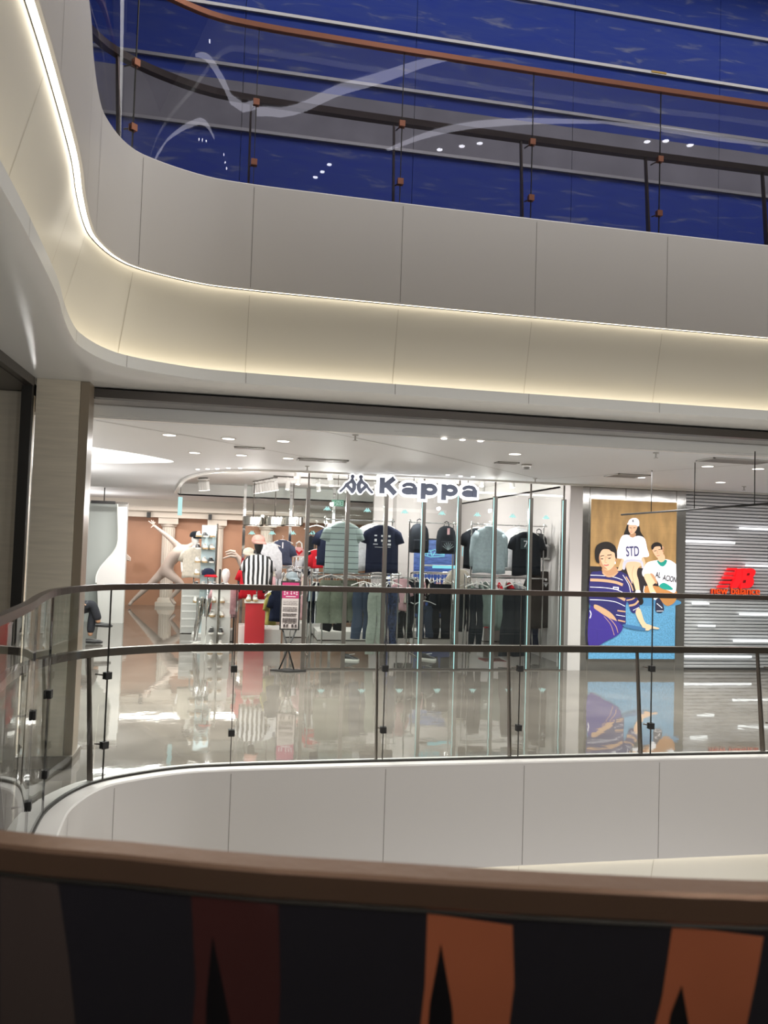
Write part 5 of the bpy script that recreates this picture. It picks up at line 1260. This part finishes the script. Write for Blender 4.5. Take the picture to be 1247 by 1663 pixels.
# red shelf on the back wall at right
a, c = atY(806, 856, 16.5), atY(848, 873, 16.5); t = thing('wall_panel', 'dark red display panel high on the back wall at right', 'wall panel', ((a.x+c.x)/2, 16.95, c.z-.9)); MB().box((-.4, 0, 0), (.4, .04, 1.2)).build('panel', mat('maroon_panel', '8f3a40', .5), t)
for k in range(3): MB().box((-.38, -.2, .15+.3*k), (.38, -.001, .17+.3*k)).build('ledge', M_WHITE, t)
p_ = t.location
for k, (x, z, lb) in enumerate([(-.2, .77, 'white trophy-like vase on the maroon panel'), (.0, .47, 'gold figurine on the maroon panel'), (.15, .17, 'white football-patterned ball on the maroon panel')]):
    o = MB().lathe([(.0, 0), (.05, .0), (.02, .03), (.05, .1), (.06, .15), (.0, .18)], n=14).build('ornament', [M_WHITE, mat('gold', 'c8a040', .3, .8), SW][k], None, (p_.x+x, p_.y-.1, p_.z+z)); tag(o, lb, 'ornament')

# exit signs
def exit_sign(px, py, Y, w_, h_, label, rz=0, text=True):
    p_ = atY(px, py, Y); t = thing('exit_sign', label, 'exit sign', p_, rz)
    MB().box((-w_/2, 0, -h_/2), (w_/2, .02, h_/2)).build('housing', mat('green_sign', '1d4a38', .4, emit=.3) if text else glow('pale_sign_light', 'c8f6f4', 1.0), t)
    if text:
        b = MB(); s = h_
        stroke(b, [(-.42*w_, 0), (-.18*w_, 0)], .1*s, -.004, -.001); stroke(b, [(-.3*w_, .2*s), (-.43*w_, 0), (-.3*w_, -.2*s)], .08*s, -.004, -.001)
        stroke(b, [(-.1*w_, -.32*s), (-.1*w_, .32*s), (.14*w_, .32*s), (.14*w_, -.32*s)], .06*s, -.004, -.001)
        disc(b, (.03*w_, .2*s), .07*s, -.004, -.001); stroke(b, [(.02*w_, .12*s), (0, -.08*s), (.05*w_, -.3*s)], .09*s, -.004, -.001); stroke(b, [(0, -.08*s), (-.06*w_, -.26*s)], .08*s, -.004, -.001)
        stroke(b, [(.22*w_, .3*s), (.42*w_, .3*s), (.42*w_, -.3*s), (.22*w_, -.3*s), (.22*w_, .3*s)], .06*s, -.004, -.001); stroke(b, [(.22*w_, 0), (.42*w_, 0)], .05*s, -.004, -.001)
        b.build('pictogram', glow('sign_white', 'd8f4e6', .8), t)
    MB().tube([(0, .01, h_/2), (0, .01, 2.98-p_.z)], .006, 8).build('rod', M_MULL, t)
exit_sign(548.5, 817, 12.0, .19, .1, 'small dark green exit sign with arrow and running figure')
exit_sign(293, 822, 15.5, .1, .36, 'pale glowing hanging sign at the curved ceiling edge', .9, False)

# ------------------------------------------------------------------ ceiling tracks with spot heads
def spot_head():
    t = thing('track_spotlight', 'x', 'spotlight')
    MB().box((-.015, -.05, -.02), (.015, .05, 0)).build('adapter', M_WHITE, t)
    MB().tube([(0, 0, -.02), (0, 0, -.08)], .006, 8).build('arm', M_WHITE, t)
    b = MB(); b.tube([(0, .0, -.06), (0, -.03, -.23)], .042, 14); ho = b.build('housing', M_WHITE, t)
    b = MB(); b.tube([(0, -.0302, -.2301), (0, -.031, -.234)], .036, 14); b.build('lens', M_LAMP, ho)
    return t
sh0 = spot_head(); first = True
def track(a, c, n, label, where):
    global first
    t = thing('lighting_track', label, 'lighting track', (a.x, a.y, 3.02)); d = c-a
    L = Vector((d.x, d.y, 0)); u = L.normalized(); nn = Vector((-u.y, u.x, 0))*.012
    b = MB(); vs = []
    for e in (Vector(), L):
        for s in (-1, 1):
            for z in (-.025, -.001): q = e+nn*s; vs.append((q.x, q.y, z))
    b.add(vs, [(0, 1, 5, 4), (1, 3, 7, 5), (3, 2, 6, 7), (2, 0, 4, 6), (0, 2, 3, 1), (4, 5, 7, 6)]); b.build('rail', M_MULL, t)
    for k in range(n):
        q = a+L*((k+.5)/n); o = sh0 if first else dup(sh0); first = False
        o.location = (q.x, q.y, 2.994); o.rotation_euler = (0, 0, math.atan2(u.y, u.x)+(.6 if k % 2 else -.4)); tag(o, 'white cylinder spotlight, %s along the %s' % (ORD[k+1], where), 'spotlight', 'spotlights on the '+where)
z3 = 3.0
track(atZ(332, 775, z3)+Vector((.05, .3, 0)), Vector((-.85, 16.2, z3)), 7, 'left lighting track following the curved ceiling edge', 'left track by the curved ceiling edge')
track(atZ(450, 776, z3), Vector((.25, 16.5, z3)), 8, 'second lighting track running back from the sign', 'second track from the left')
track(Vector((.6, 12.0, z3)), Vector((4.6, 12.0, z3)), 8, 'cross lighting track nearest the shop window', 'cross track nearest the window')
track(Vector((.7, 13.4, z3)), Vector((4.6, 13.4, z3)), 7, 'middle cross lighting track in the shop', 'middle cross track')
track(Vector((.6, 14.8, z3)), Vector((4.6, 14.8, z3)), 7, 'rear cross lighting track in the shop', 'rear cross track')
for k, (x, y, e) in enumerate([(1.3, 11.5, 40), (2.6, 11.5, 40), (3.9, 11.5, 40), (.2, 12.4, 40), (-.4, 14.2, 34), (2.2, 14.2, 40), (4, 14.2, 40), (1.2, 16, 34), (3.6, 16.2, 34)]):  # floating points below the tracks, added to brighten the shop ceiling and interior
    sp = bpy.data.lights.new('shop_fill', 'POINT'); sp.energy = e*.86; sp.shadow_soft_size = .05; sp.color = (1, .96, .92)
    so = bpy.data.objects.new('shop_fill', sp); COL.objects.link(so); so.location = (x, y, 2.3)
# aluminium duct / round lamps at the back of the shop
for k, x in enumerate((411, 446, 475)):
    p_ = atY(x, 848, 16.3); t = thing('drum_lamp', ['left', 'middle', 'right'][k]+' silver drum lamp under the shop ceiling above the capped mannequin', 'lamp', (p_.x, 16.3, p_.z))
    MB().lathe([(0, .12), (.2, .12), (.22, .1), (.22, -.06), (.2, -.08)], n=24).build('drum', M_STEEL, t); MB().lathe([(.195, -.075), (0, -.075)], n=24).build('diffuser', M_LAMP, t)
    MB().tube([(0, 0, .12), (0, 0, 3.0-p_.z)], .01, 8).build('rod', M_MULL, t)

# ------------------------------------------------------------------ promotion stand
p_ = atZ(467, 1089, 0); t = thing('promotion_stand', 'black folding stand with a magenta and grey promotion sheet outside the shop', 'sign stand', (p_.x, p_.y-.05, 0), -.12)
b = MB(); b.add([(-.24, -.02, 0), (.02, -.13, 0), (.25, -.02, 0), (.0, .12, 0), (-.24, -.02, .022), (.02, -.13, .022), (.25, -.02, .022), (.0, .12, .022)], [(0, 1, 2, 3), (4, 5, 6, 7), (0, 1, 5, 4), (1, 2, 6, 5), (2, 3, 7, 6), (3, 0, 4, 7)]); b.build('base', M_BLACK, t)
for pts in ([(-.12, 0, .02), (.1, .0, .58)], [(.08, .02, .02), (-.1, .02, .58)]): MB().tube([Vector(q) for q in pts], .011, 8).build('crossed_leg', M_BLACK, t)
b = MB(); b.box((-.135, -.02, .56), (.135, .012, 1.225)); b.build('frame', M_BLACK, t)
b = MB(); b.box((-.115, -.0225, .58), (.115, -.0205, .99)); b.build('paper', mat('grey_paper', 'b0a6a4', .6), t)
b = MB(); b.box((-.115, -.0225, .99), (.115, -.0205, 1.205)); b.build('header', mat('magenta_header', 'a0265a', .5), t)
b = MB(); rnd = random.Random(5)
for (x, z, s) in [(-.08, 1.06, .055), (-.045, 1.06, .03), (.01, 1.065, .045), (.05, 1.065, .03), (.085, 1.06, .05)]:
    stroke(b, [(x, z-s/2), (x, z+s/2)], .004, -.024, -.0228); stroke(b, [(x-.012, z+s/3), (x+.012, z+s/3)], .004, -.024, -.0228); stroke(b, [(x-.012, z-s/4), (x+.014, z-s/3)], .004, -.024, -.0228)
stroke(b, [(-.06, 1.015), (.07, 1.015)], .008, -.024, -.0228); b.build('header_print', M_INK, t)
b = MB()
for k in range(14):
    z = .95-.021*k
    if k in (3, 7, 10): continue
    xa = -.095; 
    while xa < .09: L = rnd.uniform(.012, .04); stroke(b, [(xa, z), (min(.095, xa+L), z)], .0045, -.0235, -.0228); xa += L+.01
for x in (-.08, -.04, .03, .075): stroke(b, [(x, .6), (x, .635), (x+.02, .635), (x+.02, .6)], .004, -.0235, -.0228)
b.build('paper_print', mat('dark_print', '4a3f42', .6), t)

# ------------------------------------------------------------------ seated visitor beyond the column
t = thing('bench', 'low grey bench mostly hidden behind the corner column', 'bench', (-2.95, 13.2, 0)); MB().box((-.5, -.25, .35), (.2, .25, .41)).build('seat', M_GP, t)
for x in (-.45, .13): MB().box((x, -.22, 0), (x+.05, .22, .35)).build('leg', M_DARK, t)
t = thing('person', 'person in a green jacket and dark trousers sitting cross-legged behind the column', 'person', (-2.7, 13.2, 0))
SKN = mat('skin', 'c99a7a', .5); GRN = fab('green', '1f6f4a'); DTR = fab('charcoal', '33343a')
vs = [(0, 0, .56), (-.02, 0, .76), (-.02, 0, .95), (-.01, 0, 1.08), (0, 0, 1.16), (.02, .0, 1.26), (-.02, .19, .99), (.05, .24, .76), (.25, .14, .66), (-.02, -.19, .99), (.05, -.24, .76), (.25, -.12, .7)]
skin('body', vs+[(.02, .09, .54), (.4, .08, .58), (.38, .08, .12), (.02, -.09, .54), (.4, -.02, .66), (.52, .02, .34)], [(0, 1), (1, 2), (2, 3), (3, 4), (4, 5), (3, 6), (6, 7), (7, 8), (3, 9), (9, 10), (10, 11), (0, 12), (12, 13), (13, 14), (0, 15), (15, 16), (16, 17)],
     [(.12, .16), (.11, .15), (.12, .17), (.09, .1), .05, .085, .055, .045, .032, .055, .045, .032, .08, .062, .04, .08, .062, .04], SKN, t)
vs2 = [(0, 0, .56), (-.02, 0, .76), (-.02, 0, .95), (-.01, 0, 1.07), (-.02, .2, .99), (.05, .25, .76), (.22, .15, .67), (-.02, -.2, .99), (.05, -.25, .76), (.22, -.13, .7)]
skin('jacket', vs2, [(0, 1), (1, 2), (2, 3), (3, 4), (4, 5), (5, 6), (3, 7), (7, 8), (8, 9)], [(.15, .19), (.14, .18), (.14, .19), (.09, .1), .075, .065, .055, .075, .065, .055], GRN, t)
skin('trousers', [(0, 0, .55), (.02, .09, .54), (.41, .08, .58), (.38, .08, .16), (.02, -.09, .55), (.41, -.02, .67), (.51, .02, .38)], [(0, 1), (1, 2), (2, 3), (0, 4), (4, 5), (5, 6)], [.14, .1, .08, .065, .1, .08, .065], DTR, t)
for (x, y, z, r) in ((.38, .08, 0.0, -PI/2), (.53, .03, .27, -PI/2)):
    sb = MB(); sb.tube([(x-.06, y, z+.05), (x+.02, y, z+.05), (x+.16, y, z+.035), (x+.2, y, z+.03)], [.045, .05, .04, .02], 10, flat=.8); sb.build('shoe', SB, t)
o = MB().lathe([(0, .12), (.05, .11), (.085, .06), (.098, 0), (.09, -.05), (.06, -.07)], n=18).build('hair', HR, t, (0, 0, 1.29))
for s in (-1, 1):
    for k in range(4): y0 = (.14 if s > 0 else -.12)-.03+.018*k; b = MB(); b.tube([(.25, y0, .67), (.3, y0, .665), (.33, y0, .645)], [.01, .009, .007], 6); b.build('finger', SKN, t)
# small bin-like white items and red sneakers wall fill at the far back of the shop
for k, (x, y, Y, m, lb) in enumerate([(437, 925, 13.4, CRM, 'cream cap on a stand left of the promotion stand'), (474, 931, 13.2, GRY, 'pale grey cap above the promotion stand')]):
    q = atY(x, y+8, Y); cap(q, m, m, lb, .4+.3*k); t = thing('cap_holder', 'slim holder under the '+lb, 'stand', (q.x, q.y, 0)); MB().tube([(0, 0, 0), (0, 0, q.z+.06)], .008, 8).build('pole', M_CHROME, t); MB().lathe([(.09, 0), (.09, .01), (0, .012)], n=18).build('base', M_CHROME, t)
